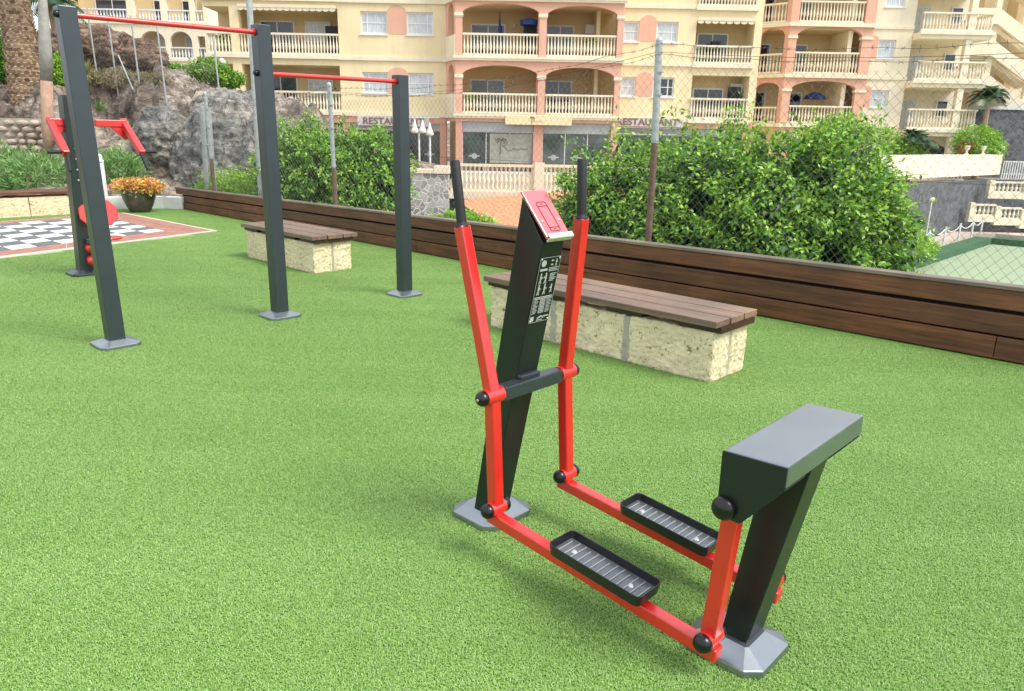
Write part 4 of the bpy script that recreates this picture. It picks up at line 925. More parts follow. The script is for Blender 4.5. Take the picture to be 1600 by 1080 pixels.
# rubble wall
SWL = MB(); g = random.Random(4)
sx = -16.5
rows = 5
for r_ in range(rows):
    x = -17.0 + (r_ % 2) * .1
    while x < -9.6:
        wd = g.uniform(.2, .42); z = 1.02 + r_ * .165
        c = Vector((x + wd / 2, 21.1 - (x + 14) * .12 + g.uniform(-.02, .02), z)); vs = []
        if x > -12.0 and r_ > 3: x += wd; continue
        SWL.lathe(c - Vector((0, .13, 0)), [(.03, 0), (.065, .03), (.085, .09), (.085, .2)], 9, Vector((0, 1, 0)), phase=g.random())
        m0 = len(SWL.v) - 9 * 4 - 18
        for q in range(m0, len(SWL.v)):
            v = SWL.v[q]; SWL.v[q] = (c.x + (v[0] - c.x) * wd / .185, v[1], v[2])
        x += wd + .015
SWL.cur = 1; SWL.box((-13.3, 21.15, 1.3), (7.6, .16, 1.0), None)
o = SWL.build('rubble_wall', [m_stone, m_mort]); origin(o, (-13.3, 21.1, .9)); tag(o, 'dry rubble stone retaining wall below the palm at far left', 'wall')

# trees on the left
PT = thing('palm_tree', 'thick rough-barked date palm trunk cropped at the left edge', 'palm tree', (-14.15, 22.6, 2.3))
b = MB(); prof = []
for k in range(64): prof.append(((.46 - .13 * min(1, k / 30)) * (1 + (.10 if k % 2 else -.06)), k * .115))
b.lathe((-14.15, 22.6, 2.1), prof, 18); tr = b.build('trunk', m_bark, PT)
b = MB()
for row in range(74):
    z = .05 + row * .097
    for q_ in range(17):
        a_ = (q_ + .5 * (row % 2)) * 6.283 / 17 + g.uniform(-.03, .03); r = (.46 - .13 * min(1, z / 3.4)) * 1.04; d = Vector((math.cos(a_), math.sin(a_), 0)); p = Vector((-14.15, 22.6, 2.1 + z + g.uniform(-.01, .01))) + d * r
        s_ = d.cross(Vector((0, 0, 1))) * (r * .2); o_ = g.uniform(.03, .07)
        b.add([p - s_, p + s_, p + s_ * .45 + d * o_ + Vector((0, 0, .085)), p - s_ * .45 + d * o_ + Vector((0, 0, .085)), p + s_ * .4 + Vector((0, 0, .11)), p - s_ * .4 + Vector((0, 0, .11))], [(0, 1, 2, 3), (3, 2, 4, 5)])
b.build('leaf_scars', m_scar, tr, fixn=False)
def palm_crown(parent, top, n, L, mat, seed, wd=.35, up=(.1, 1.2)):
    g = random.Random(seed); b = MB(); top = Vector(top)
    for k in range(n):
        a_ = k * 2.4 + g.uniform(-.2, .2); el = g.uniform(*up); pts = []
        d = Vector((math.cos(a_), math.sin(a_), 0)); l = L * g.uniform(.8, 1.1)
        for i in range(9):
            q = i / 8; pts.append(top + d * (l * q * math.cos(el) * (1 - .12 * q)) + Vector((0, 0, l * (q * math.sin(el) - .62 * q * q))))
        b.tube(pts, .015, 4, [.02 * (1 - .8 * i / 8) for i in range(9)])
        for i in range(1, 9):
            for h in (0, .5):
                if i == 8 and h: continue
                p = pts[i].lerp(pts[min(i + 1, 8)], h); dr = (pts[min(i + 1, 8)] - pts[i - 1]).normalized(); s_ = dr.cross(Vector((0, 0, 1))).normalized()
                ll = wd * L * math.sin(math.pi * (.12 + .85 * (i + h) / 9))
                for q in (-1, 1):
                    e = p + (s_ * q * .8 + dr * .6 + Vector((0, 0, -.25))) * ll; w0 = dr * .028 * L
                    b.add([p - w0, p + w0, e], [(0, 1, 2)])
    return b.build('crown', mat, parent, fixn=False)
palm_crown(PT, (-14.15, 22.6, 9.4), 34, 3.0, m_palm, 8)
T2 = thing('leaning_tree', 'slim leaning tree, grey above and brown below, beside the palm', 'tree', (-11.75, 19.3, .9))
b = MB(); b.tube([(-11.75, 19.3, .7), (-11.72, 19.3, 1.6), (-11.58, 19.3, 2.7)], .13, 14, [.15, .14, .135]); b.build('lower_trunk', m_barkb, T2)
b = MB(); b.tube([(-11.58, 19.3, 2.69), (-11.50, 19.3, 3.4), (-11.40, 19.3, 4.5), (-11.6, 19.4, 6.2), (-12.0, 19.5, 8.2)], .13, 14, [.14, .145, .10, .10, .06]); b.build('upper_trunk', m_barkg, T2)
leaves('crown', m_ficus, T2, [((-12.2, 19.7, 9.4), (1.8, 1.6, 1.2), 1)], 6000, .12, seed=9)
T3 = thing('pine_tree', 'pale green pine with slim trunk behind the leaning tree', 'tree', (-19.2, 31, 4.0))
b = MB(); b.tube([(-19.2, 31, 3.6), (-19.25, 31, 6.5), (-19.6, 31, 11)], .12, 8, [.17, .12, .04]); b.build('trunk', m_barkg, T3)
leaves('crown', m_ficus2, T3, [((-20.0, 31, 8.0), (1.1, 1.1, 2.6), 1), ((-20.3, 31.2, 6.2), (.9, .9, 1.2), .5), ((-19.9, 31, 10.5), (1.1, 1.0, 1.6), .5)], 9000, .16, aspect=.14, seed=12, shell=.3)
T4 = thing('palm_tree', 'small distant palm under the white sky at upper left', 'palm tree', (-24.5, 42, 4.2))
b = MB(); b.tube([(-24.5, 42, 4.0), (-24.4, 42, 6.0), (-24.45, 42, 7.8)], .14, 8, [.2, .15, .14]); b.build('trunk', m_bark, T4)
palm_crown(T4, (-24.45, 42, 7.8), 26, 2.2, m_palm, 14)

# thin wire fence on the ridge
RF = thing('wire_fence', 'thin grey wire fence with spindly posts crossing the rocky ridge', 'fence', (-10, 21, 2.4))
rp_ = [(-11.75, 22, 2.9, 4.75), (-11.02, 21.6, 2.7, 4.6), (-10.2, 21.2, 2.6, 4.45), (-9.35, 20.8, 2.5, 4.3), (-7.75, 20.4, 2.3, 3.9)]
for x, y, z0, z1 in rp_: b = MB(); b.cyl((x, y, z0 - .3), (x - .05, y, z1), .022, n=8); b.build('post', m_steel, RF)
b = MB(); b.cyl((-10.85, 21.5, 3.5), (-10.4, 21.2, 2.6), .018, n=8); b.build('brace', m_steel, RF)
b = MB()
for (x0, y0, a0_, h0), (x1, y1, a1_, h1) in zip(rp_[:-1], rp_[1:]):
    L = math.hypot(x1 - x0, y1 - y0)
    def RP(u, f): k = u / L; return Vector((x0 + (x1 - x0) * k, y0 + (y1 - y0) * k, (a0_ + (h0 - a0_) * f) * (1 - k) + (a1_ + (h1 - a1_) * f) * k))
    for f in (1.0, .5): wire3(b, RP(0, f), RP(L, f), .002)
    for sg in (1, -1):
        k = -1.6
        while k < L + 1.6:
            f0, f1 = 0.0, 1.0; u0, u1 = k, k + sg * 1.6
            if u1 > L: f1 = (L - u0) / (u1 - u0) if u0 < L else 0; u1 = L
            if u1 < 0: f1 = (0 - u0) / (u1 - u0) if u0 > 0 else 0; u1 = 0
            if u0 < 0: f0 = (0 - k) / (sg * 1.6); u0 = 0
            if u0 > L: f0 = (L - k) / (sg * 1.6); u0 = L
            if f1 > f0 + .03: wire3(b, RP(u0, f0), RP(u1, f1), .0013)
            k += .11
b.build('wire_mesh', m_steel, RF, fixn=False)

# ================================================================== BUILDINGS
def arch(u0, u1, z0, zs, zt, n=14):
    c = (u0 + u1) / 2; r = (u1 - u0) / 2
    return [(u0, z0), (u1, z0)] + [(c + r * math.cos(math.pi * k / n), zs + (zt - zs) * math.sin(math.pi * k / n)) for k in range(n + 1)]
def rect(u0, u1, z0, z1): return [(u0, z0), (u1, z0), (u1, z1), (u0, z1)]
BPROF = [(.030, 0), (.042, .04), (.026, .10), (.052, .30), (.055, .38), (.036, .55), (.024, .75), (.024, .88), (.040, .95), (.034, 1.0)]
def balustrade(F, u0, u1, d, z0, z1, parent, name='balustrade', pitch=.172, mat=None, dense=6, fat=1.0, along='u'):
    b = MB()
    if along == 'u': pt = lambda q: F(q, d, 0)
    else: pt = lambda q: F(d, q, 0)
    def bx(a, c, w_, za, zb):
        p, q = pt(a), pt(c); b.beam(Vector((p.x, p.y, (za + zb) / 2)), Vector((q.x, q.y, (za + zb) / 2)), w_, zb - za, side=(q - p).cross(Vector((0, 0, 1))))
    bx(u0, u1, .16, z0, z0 + .10); bx(u0, u1, .18, z1 - .10, z1)
    n = max(2, int(abs(u1 - u0) / pitch)); h = z1 - z0 - .2
    for k in range(n):
        p = pt(u0 + (u1 - u0) * (k + .5) / n); b.lathe(Vector((p.x, p.y, z0 + .1)), [(r * 1.25 * fat, q * h) for r, q in BPROF], dense)
    return b.build(name, mat or m_cream, parent, fixn=False)
def window(F, u0, u1, z0, z1, parent, glass, mul=(.5,), hb=True, d=.10, name='window', sill=True, fw=.085):
    b = MB(); b.fbox(F, u0, u0 + fw, d, d + .06, z0, z1); b.fbox(F, u1 - fw, u1, d, d + .06, z0, z1)
    b.fbox(F, u0 + fw, u1 - fw, d, d + .06, z0, z0 + fw); b.fbox(F, u0 + fw, u1 - fw, d, d + .06, z1 - fw, z1)
    for m in mul: c = u0 + (u1 - u0) * m; b.fbox(F, c - .03, c + .03, d + .002, d + .058, z0 + fw, z1 - fw)
    if hb: z = (z0 + z1) / 2; b.fbox(F, u0 + fw, u1 - fw, d + .005, d + .05, z - .022, z + .022)
    if sill: b.fbox(F, u0 - .06, u1 + .06, -.06, d + .03, z0 - .07, z0 - .002)
    wo = b.build(name, m_frame, parent)
    b = MB(); b.fbox(F, u0 + fw * .6, u1 - fw * .6, d + .025, d + .04, z0 + fw * .6, z1 - fw * .6); b.build('pane', glass, wo)
    return wo
def part(name, mat, parent, fn, **k):
    b = MB(); fn(b); return b.build(name, mat, parent, **k)
def parts(name, mat, parent, fn):
    '''one object for every box or plate that fn adds'''
    class Sep(MB):
        def add(s, vs, fs, smooth=False):
            q = MB(); q.add(vs, fs, smooth); q.build(name, mat, parent); return s
    fn(Sep())

AB = thing('apartment_building', 'large yellow and salmon apartment building with arched balconies above shops', 'building', (1, 44, -.5))
F0 = Frame(0, 44.0, 0); FB = Frame(0, 42.5, 0)
LV = [(2.70, 3.78, 4.70, 5.22, 5.12), (5.66, 6.80, 7.78, 8.28, 8.05), (8.60, 9.72, 10.65, 11.15, 11.0)]   # floor, rail top, spring, arch top, lintel
TOP = 12.0
holes = []; pan = []
for za, zb, zt in ((3.74, 4.86, 5.13), (6.83, 7.99, 8.33), (9.85, 11.0, 11.35)):
    holes += [rect(-8.66, -7.2, za, zb), rect(-6.12, -4.67, za, zb)]; pan.append((-7.2, -6.12, za, zb, zt))
part('wall', m_yellow, AB, lambda b: b.plate(F0, rect(-9.9, -3.97, 2.55, TOP), holes, 0, .25))
def arches(b):
    for u0, u1, za, zb, zt in pan: b.plate(F0, arch(u0 + .004, u1 - .004, za + .002, zb - .06, zt), [], -.012, -.001)
parts('arch_panel', m_salmon, AB, arches)
gl = [m_curt, m_curt, m_curt, m_curt, m_curt, m_glassd]
for h in holes:
    window(F0, h[0][0], h[1][0], h[0][1], h[2][1], AB, m_curt, mul=(.78,) if h[0][0] > -7 else (.24,))
holes = []; pan = []
for za, zb, zt in ((3.84, 4.87, 5.13), (6.70, 7.75, 8.06), (9.75, 10.85, 11.2)):
    holes += [rect(5.74, 6.66, za, zb), rect(7.60, 8.80, za, zb)]; pan.append((6.66, 7.60, za, zb, zt))
rec = [rect(9.78, 12.98, 2.74, 5.02), rect(9.78, 12.98, 5.55, 7.82), rect(9.78, 12.98, 8.45, 10.7)]
part('wall', m_yellow, AB, lambda b: b.plate(F0, rect(5.601, 13.4, 2.55, TOP), holes + rec, 0, .25))
parts('arch_panel', m_salmon, AB, arches)
for k, h in enumerate(holes):
    window(F0, h[0][0], h[1][0], h[0][1], h[2][1], AB, m_glassd if k == 1 else m_curt, mul=(.72,) if h[0][0] > 7 else ())
# string courses and fascia
def strings(b):
    for f, *_ in LV:
        b.fbox(F0, -9.9, -3.9, -.10, -.001, f - .20, f - .01); b.fbox(F0, 5.75, 9.7, -.10, -.001, f - .20, f - .01)
        b.fbox(F0, -17.3, -9.9, -.16, -.001, f - .18, f + .02); b.fbox(F0, 9.70, 13.1, -.16, -.001, f - .24, f - .001)
parts('string_course', m_cream, AB, strings)
# recessed loggias left
def logl(b):
    for f, rt, sp, at_, lt in LV:
        b.fbox(F0, -17.3, -9.901, 0, 2.2, f - .50, f)
    b.fbox(F0, -15.85, -15.36, -0.02, .45, -.5, TOP + .01); b.fbox(F0, -17.3, -9.901, 0, 2.2, TOP - .5, TOP)
    b.fbox(F0, -9.9, -9.65, .251, 2.19, -.5, TOP + .01)
parts('loggia_frame', m_yellow, AB, logl)
parts('back_wall', m_tan, AB, lambda b: (b.fbox(F0, -17.3, -9.901, 2.2, 2.4, -.5, TOP), b.fbox(F0, 9.5, 13.3, 1.6, 1.8, -.5, TOP), b.fbox(F0, -15.8, -15.5, .45, 2.2, 2.7, TOP)))
def reveals(b):
    for u in (9.53, 12.985):
        b.fbox(F0, u, u + .24, .25, 1.6, 2.6, TOP)
    for f in (2.74, 5.55, 8.45, 11.2): b.fbox(F0, 9.78, 12.98, .25, 1.6, f - .5, f - .02)
parts('loggia_frame', m_yellow, AB, reveals)
def door(F, u0, u1, z0, z1, d, parent, glass=None): return window(F, u0, u1, z0, z1, parent, glass or m_glassd, mul=(.5,), hb=False, d=d - .07, name='balcony_door', sill=False)
for f, rt, sp, at_, lt in LV:
    balustrade(F0, -15.34, -9.92, -.02, f + .02, rt, AB); balustrade(F0, -17.2, -15.88, -.02, f + .02, rt, AB)
    balustrade(F0, -17.2, -17.2 + .0001, 0, f + .02, rt, AB) if False else balustrade(F0, .15, 2.1, -17.2, f + .02, rt, AB, along='d')
    door(F0, -14.9, -12.9, f, f + 2.05, 2.2, AB); window(F0, -12.3, -10.8, f + .9, f + 2.05, AB, m_curt, d=2.1, mul=(.25,), sill=False)
    r0 = f + (.04 if f > 3 else .06); balustrade(F0, 9.74, 13.02, -.05, r0 - .08, rt - .22 if f > 3 else rt + .04, AB)
    door(F0, 10.2, 12.0, f - .1, f + 1.75, 1.6, AB)
def awn(b):
    for u0, u1, z in ((-15.3, -9.95, 8.08), (9.8, 12.95, 7.84), (-15.3, -9.95, 11.0)):
        b.fbox(F0, u0, u1, -.22, -.14, z - .02, z + .14)
        n = int((u1 - u0) / .35)
        for k in range(n): a_ = u0 + (u1 - u0) * k / n; b.prism(F0, [(a_, z - .02), (a_ + .33, z - .02), (a_ + .33, z - .14), (a_ + .165, z - .19), (a_, z - .14)], -.20, -.185)
parts('awning', m_fabric, AB, awn)
parts('stored_items', m_darkc, AB, lambda b: (b.fbox(F0, -10.9, -10.1, 1.2, 1.8, 5.66, 7.35), b.fbox(F0, 12.2, 12.8, .9, 1.4, 2.7, 4.5), b.fbox(FB, .3, 1.0, 1.2, 2.0, 5.7, 7.5), b.fbox(F0, 10.9, 11.4, .8, 1.1, 5.5, 6.9)))
part('parasol', m_blue, AB, lambda b: (b.lathe(FB(.6, .9, 7.35), [(.5, 0), (.5, .25), (.1, .35)], 8), b.lathe(FB(-1.0, 1.0, 5.7), [(.03, 0), (.03, 1.2), (.09, 1.3), (.02, 2.3)], 8)))
# salmon bay
bh = []
for f, rt, sp, at_, lt in LV: bh += [arch(-2.97, 1.13, f + .02, sp, at_), arch(1.52, 5.28, f + .02, sp - .05, at_ - .04)]
part('bay_wall', m_salmon, AB, lambda b: b.plate(FB, rect(-3.33, 5.6, 2.30, TOP), bh, 0, .35))
FCH = Frame(-3.97, 44.0, math.atan2(-1.5, .64)); LCH = math.hypot(1.5, .64)
ch = [arch(.38, 1.36, f + 1.08, sp + .05, at_ + .08, 10) for f, rt, sp, at_, lt in LV]
parts('bay_side_wall', m_salmon, AB, lambda b: b.plate(FCH, rect(0.0, LCH - .001, 2.30, TOP), ch, 0, .25))
parts('parapet_panel', m_yellow2, AB, lambda b: [b.fbox(FCH, .05, LCH - .02, -.04, -.002, f + .02, f + 1.07) for f, *_ in LV])
parts('bay_side_wall', m_salmon, AB, lambda b: b.fbox(FB, 5.35, 5.6, .351, 1.5, 2.3, TOP))
def bayint(b):
    for f, *_ in LV: b.fbox(FB, -3.2, 5.349, .351, 3.0, f - .35, f)
    b.fbox(FB, -3.2, 5.349, .351, 3.0, TOP - .2, TOP)
part('balcony_floor', m_tan, AB, bayint)
parts('back_wall', m_tan, AB, lambda b: b.fbox(FB, -3.9, 5.6, 3.0, 3.2, -.5, TOP))
part('divider_wall', m_salmon2, AB, lambda b: b.fbox(FB, 1.05, 1.30, .351, 3.0, 2.7, TOP))
parts('balcony_side_wall', m_yellow, AB, lambda b: b.fbox(FB, 4.3, 4.5, 1.4, 3.0, 2.7, TOP))
def caps(b):
    for f, rt, sp, at_, lt in LV:
        for u0, u1 in ((-3.38, -2.92), (1.08, 1.57), (5.23, 5.66)): b.fbox(FB, u0, u1, -.05, .40, sp - .13, sp + .02); b.fbox(FB, u0 + .03, u1 - .03, -.025, .37, sp - .19, sp - .13)
        b.fbox(FB, -3.42, 5.72, -.14, -.001, f - .22, f + .0); b.fbox(FB, -3.44, 5.74, -.18, -.001, f - .12, f - .02)
        b.fbox(FCH, .0, LCH + .02, -.13, -.001, f - .22, f + .0)
parts('stone_trim', m_cream, AB, caps)
for f, rt, sp, at_, lt in LV:
    balustrade(FB, -2.95, 1.11, .12, f + .03, rt + .02, AB); balustrade(FB, 1.54, 5.26, .12, f + .03, rt + .02, AB)
    door(FB, -2.7, -.7, f, f + 2.0, 3.0, AB, m_glassd if f > 3 else m_glassm); door(FB, 1.6, 3.2, f, f + 2.0, 3.0, AB)
    part('wall_lamp', m_white, AB, lambda b: b.lathe(FB(-.2, 2.93, f + 1.8), [(.05, 0), (.08, .1), (.03, .2)], 8))
def chairset(F, u, d, z):
    t = MB(); t.lathe(F(u, d, z), [(.03, 0), (.03, .68), (.36, .70), (.36, .73)], 10); t.build('balcony_table', m_white, AB)
    for q in (-.62, .62):
        c = MB(); c.fbox(F, u + q - .2, u + q + .2, d - .2, d + .2, z + .40, z + .44); c.fbox(F, u + q + (.18 if q > 0 else -.2), u + q + (.2 if q > 0 else -.18), d - .2, d + .2, z + .44, z + .95)
        for i in (-.18, .18):
            for j in (-.18, .18): c.fbox(F, u + q + i - .015, u + q + i + .015, d + j - .015, d + j + .015, z, z + .40)
        c.build('balcony_chair', m_frame if u > 0 else m_darkc, AB)
chairset(FB, -1.8, 1.2, 5.66); chairset(FB, 3.0, 1.3, 2.7); chairset(F0, 11.6, .9, 2.4); chairset(F0, -13.2, 1.2, 5.66); chairset(F0, -12, 1.1, 2.7)
for F_, u_, d_, z_ in ((FB, 4.0, .8, 5.66), (FB, -2.5, .7, 2.7), (F0, 10.2, .5, 5.3), (F0, -10.4, .5, 2.7), (F0, -16.4, .6, 5.66)):
    q = MB(); q.lathe(F_(u_, d_, z_), [(.12, 0), (.17, .3), (.18, .32)], 10); pp = q.build('plant_pot', m_salmon2, AB)
    c_ = F_(u_, d_, z_ + .75); leaves('potted_plant', m_ficus, pp, [((c_.x, c_.y, c_.z), (.3, .3, .45), 1)], 300, .14, seed=int(u_ * 10) + 200)
for F_, u_, d_, z_ in ((F0, 12.3, 1.35, 4.2), (FB, 3.8, 2.8, 7.2), (F0, -10.3, 2.0, 4.3)):
    q = MB(); q.fbox(F_, u_, u_ + .75, d_ - .15, d_ + .15, z_, z_ + .5); q.build('air_conditioner', m_white, AB, .02)
# ground floor
def pil(b):
    for u0, u1 in ((-3.33, -2.97), (.97, 1.47), (5.22, 5.6)): b.fbox(FB, u0, u1, 0, .4, -.5, 2.299)
    for u0, u1 in ((-9.9, -9.45), (-4.35, -3.97), (5.62, 5.75), (12.9, 13.4)): b.fbox(F0, u0, u1, 0, .4, -.5, 2.549)
    b.fbox(F0, -17.3, -9.901, -.02, .3, 2.10, 2.199)
    b.fbox(F0, -17.3, -3.98, -.04, .0, 2.16, 2.48); b.fbox(F0, 5.62, 13.4, -.04, 0, 2.16, 2.48)
parts('ground_pillar', m_salmon2, AB, pil)
parts('shutter_box', m_shut, AB, lambda b: (b.fbox(FB, -2.96, .96, .12, .4, 1.78, 2.29), b.fbox(FB, 1.48, 5.21, .12, .4, 1.78, 2.29), b.fbox(F0, -9.44, -4.36, .1, .4, 1.82, 2.15), b.fbox(F0, 5.8, 12.9, .1, .4, 1.82, 2.15)))
def shopwin(F, u0, u1, n, d):
    b = MB()
    for k in range(n + 1): u = u0 + (u1 - u0) * k / n; b.fbox(F, u - .02, u + .02, d - .03, d + .03, -.5, 1.78)
    b.fbox(F, u0, u1, d - .04, d + .04, 1.74, 1.80); b.fbox(F, u0, u1, d - .04, d + .04, -.5, -.35)
    wo = b.build('shop_window', m_frame, AB)
    b = MB(); b.fbox(F, u0, u1, d - .01, d + .01, -.5, 1.78); b.build('pane', m_glassm, wo)
    b = MB()
    for k in range(n):
        u = u0 + (u1 - u0) * (k + .5) / n; b.lathe(F(u, d - .012, .45), [(.16, 0), (.15, .003)], 14, Vector((0, -1, 0))); b.fbox(F, u - .3, u + .3, d - .016, d - .012, .42, .50)
    b.build('etched_logo', m_shut, wo); return wo
sw = shopwin(FB, -2.96, .96, 3, .25); shopwin(FB, 1.48, 5.21, 3, .25)
shopwin(F0, -9.44, -4.36, 4, .5); shopwin(F0, 5.8, 12.9, 4, .5); shopwin(F0, -15.3, -9.9, 3, .5)
# poster with palm-shaped initial behind the shop glass and on the sign
def txt(s, size, F, u, z, d, mat, parent, name='lettering', shear=0.0, ext=.01, bold=0.0, sx=1.0):
    c = bpy.data.curves.new('t', 'FONT'); c.body = s; c.size = size; c.extrude = ext; c.shear = shear; c.offset = bold; c.align_x = 'CENTER'; c.align_y = 'CENTER'
    o = bpy.data.objects.new('t', c); me = bpy.data.meshes.new_from_object(o); bpy.data.objects.remove(o)
    X = Matrix((( F.u.x, 0, F.d.x, 0), (F.u.y, 0, F.d.y, 0), (0, 1, 0, 0), (0, 0, 0, 1)))
    me.transform(Matrix.Translation(F(u, d, z)) @ X @ Matrix.Diagonal((sx, 1, -1, 1))); me.materials.append(mat); me.name = name
    return link(name, me, parent)
def palmlogo(b, F, u, z, h, d):
    def P(x, y): return F(u + x * h, d, z + y * h)
    b.tube([P(-.02, -.5), P(.0, 0), P(.03, .38)], .03 * h, 5)
    for pts in ([(.03, .38), (-.12, .5), (-.3, .36)], [(.03, .38), (.18, .52), (.36, .38)], [(.03, .38), (-.08, .42), (-.2, .22)], [(.03, .38), (.16, .4), (.3, .2)]): b.tube([P(*q) for q in pts], .035 * h, 5)
    b.tube([P(.32, .38), P(.44, .26), P(.30, .06), P(.12, .04), P(.34, -.1), P(.55, -.28), P(.75, -.2), P(.85, -.08), P(.95, -.22), P(1.1, -.1), P(1.2, -.22), P(1.4, -.1), P(1.55, -.2), P(1.8, -.12)], .02 * h, 5)
part('poster', M('pale_poster', (0.36, 0.36, 0.30), .6, .2, 4), sw, lambda b: b.fbox(FB, -1.45, .9, .20, .225, .1, 1.68))
part('poster_print', m_signl, sw, lambda b: palmlogo(b, FB, -.85, 1.0, .85, .19))
SG = thing('shop_sign', 'cream shop sign board with palm-shaped initial above the middle shop window', 'sign', (1.2, 42.4, 2.2))
part('board', m_signc, SG, lambda b: b.fbox(FB, -.60, 3.02, -.30, -.19, 2.17, 2.64), bevel=.01)
part('lettering', m_signl, SG, lambda b: palmlogo(b, FB, .85, 2.42, .36, -.32))
for u, z, lab in ((-6.93, 2.24, 'restaurant sign board left of the shop entrance, partly behind the shortest gym post'), (7.38, 2.46, 'restaurant sign board right of the shops, crossed by the tall fence post')):
    RS = thing('restaurant_sign', lab, 'sign', (u, 43.8, z - .3), group='restaurant sign boards')
    part('board', m_signb, RS, lambda b: b.fbox(F0, u - 2.03, u + 2.03, -.34, -.19, z - .25, z + .23), bevel=.01)
    txt('RESTAURANT', .50, F0, u, z - .01, -.352, m_signl, RS, bold=.012, sx=1.12)
# side wall where block meets the recessed wing, plus roof slab
parts('wall', m_yellow, AB, lambda b: (b.fbox(F0, 13.15, 13.4, .251, 6.8, -.5, TOP), b.fbox(F0, 5.6, 13.14, 2.2, 6.5, 11.7, TOP), b.fbox(F0, -17.3, -9.91, 2.401, 6.5, -.5, TOP)))
part('wall', m_salmon, AB, lambda b: b.fbox(F0, 5.35, 5.599, .02, .25, -.5, 2.3))

# right wing (part of the same building, set back)
FR = Frame(0, 49.0, 0); FRW = Frame(0, 49.6, 0)
RL = [(2.65, 3.80, 4.70, 5.22), (5.60, 6.95, 7.78, 8.38), (8.55, 9.85, 10.7, 11.25)]
rb = [arch(17.10, 21.12, f + .02, sp, at_) for f, rt, sp, at_ in RL]
part('bay_wall', m_salmon, AB, lambda b: b.plate(FR, rect(16.6, 21.75, -.5, 14), rb, 0, .35))
FRC = Frame(13.6, 51.2, math.atan2(-2.2, 3.0)); LRC = math.hypot(3.0, 2.2)
rc = [arch(LRC - 1.75, LRC - .25, f + .02, sp, at_ - .12, 12) for f, rt, sp, at_ in RL]
parts('bay_side_wall', m_salmon2, AB, lambda b: b.plate(FRC, rect(0, LRC - .001, -.5, 14), rc, 0, .3))
part('wall', m_yellow2, AB, lambda b: b.plate(FRW, rect(21.76, 24.45, -.5, 14), [rect(22.40, 23.50, 6.66, 7.74), rect(22.38, 23.52, 3.74, 4.78), rect(22.5, 23.7, 9.62, 10.75)], 0, .25))
for u0, u1, z0, z1 in ((22.40, 23.50, 6.66, 7.74), (22.38, 23.52, 3.74, 4.78), (22.5, 23.7, 9.62, 10.75)): window(FRW, u0, u1, z0, z1, AB, m_curt, mul=(.72,))
parts('arch_panel', m_salmon, AB, lambda b: [b.plate(FRW, arch(21.78, 22.39, z0, z1, z1 + .28), [], -.012, -.001) for z0, z1 in ((6.66, 7.70), (3.74, 4.75))])
def rint(b):
    for f, *_ in RL + [(11.5,)]: b.fbox(FR, 16.7, 21.7, .351, 3.0, f - .35, f); b.prism(Frame(0, 0, 0), [], 0, 0) if False else None
    for f, *_ in RL: b.slab([(13.9, 51.3), (16.69, 49.36), (16.69, 52), (13.9, 52)], f - .35, f)
part('balcony_floor', m_tan, AB, rint)
parts('back_wall', m_tan, AB, lambda b: b.fbox(FR, 13.4, 24.4, 3.0, 3.2, -.5, 14))
parts('balcony_side_wall', m_yellow2, AB, lambda b: b.fbox(FR, 20.4, 20.65, .36, 2.99, 2.6, 13.9))
def rtrim(b):
    for f, rt, sp, at_ in RL:
        b.fbox(FR, 16.55, 21.8, -.14, -.001, f - .22, f); b.fbox(FRC, .05, LRC + .03, -.13, -.001, f - .22, f)
        for u0, u1 in ((16.55, 17.15), (21.06, 21.78)): b.fbox(FR, u0, u1, -.05, .4, sp - .13, sp + .02)
        b.fbox(FRW, 21.8, 24.45, -.08, -.001, f - .2, f - .02)
parts('stone_trim', m_cream, AB, rtrim)
for f, rt, sp, at_ in RL:
    balustrade(FR, 17.13, 21.08, .12, f + .03, rt - .05, AB, pitch=.19); balustrade(FRC, LRC - 1.72, LRC - .28, .1, f + .03, rt - .15, AB, pitch=.19)
    door(FR, 17.3, 18.9, f, f + 2.05, 3.0, AB); window(FR, 20.7, 21.5, f + .9, f + 2.0, AB, m_curt, d=2.85, mul=(), sill=False); door(FR, 15.0, 16.5, f, f + 2.05, 3.0, AB)
part('parasol', m_blue, AB, lambda b: b.lathe(FR(19.1, 1.2, 4.2), [(.75, 0), (.55, .25), (.05, .45)], 8))
# open balconies at the right end
FE = Frame(0, 48.7, 0)
def rend(b):
    for f in (2.42, 5.32, 8.12, 11.0): b.fbox(FE, 24.47, 28.85, 0, 3.4, f - .38, f - .002)
    for z0, z1 in ((-.5, 2.03), (2.42, 4.93), (5.32, 7.73), (8.12, 10.6)): b.fbox(FE, 27.35, 27.72, .05, .42, z0, z1)
parts('balcony_frame', m_yellow2, AB, rend)
parts('back_wall', m_yellow2, AB, lambda b: (b.fbox(FE, 24.46, 29.3, 3.402, 3.6, -.5, 14), b.fbox(FE, 24.2, 24.46, 1.16, 3.41, -.5, 14.02)))
parts('stone_trim', m_cream, AB, lambda b: [b.fbox(FE, 24.40, 28.95, -.12, -.001, f - .14, f + .06) for f in (2.42, 5.32, 8.12)])
for f, rt in ((2.48, 3.68), (5.38, 6.48), (8.18, 9.25)):
    balustrade(FE, 24.5, 28.8, .08, f, rt, AB, pitch=.19); balustrade(FE, .2, 3.3, 28.75, f, rt, AB, pitch=.19, along='d')
    door(FE, 25.5, 26.6, f - .05, f + 1.9, 3.4, AB, m_curt); window(FE, 27.9, 28.7, f + .8, f + 1.9, AB, m_glassd, d=3.3, mul=(), sill=False)
part('ground_arch', m_yellow2, AB, lambda b: b.plate(FE, rect(24.5, 28.85, -.5, 2.03), [arch(25.0, 28.2, -.4, 1.0, 1.6)], 1.2, 1.5))

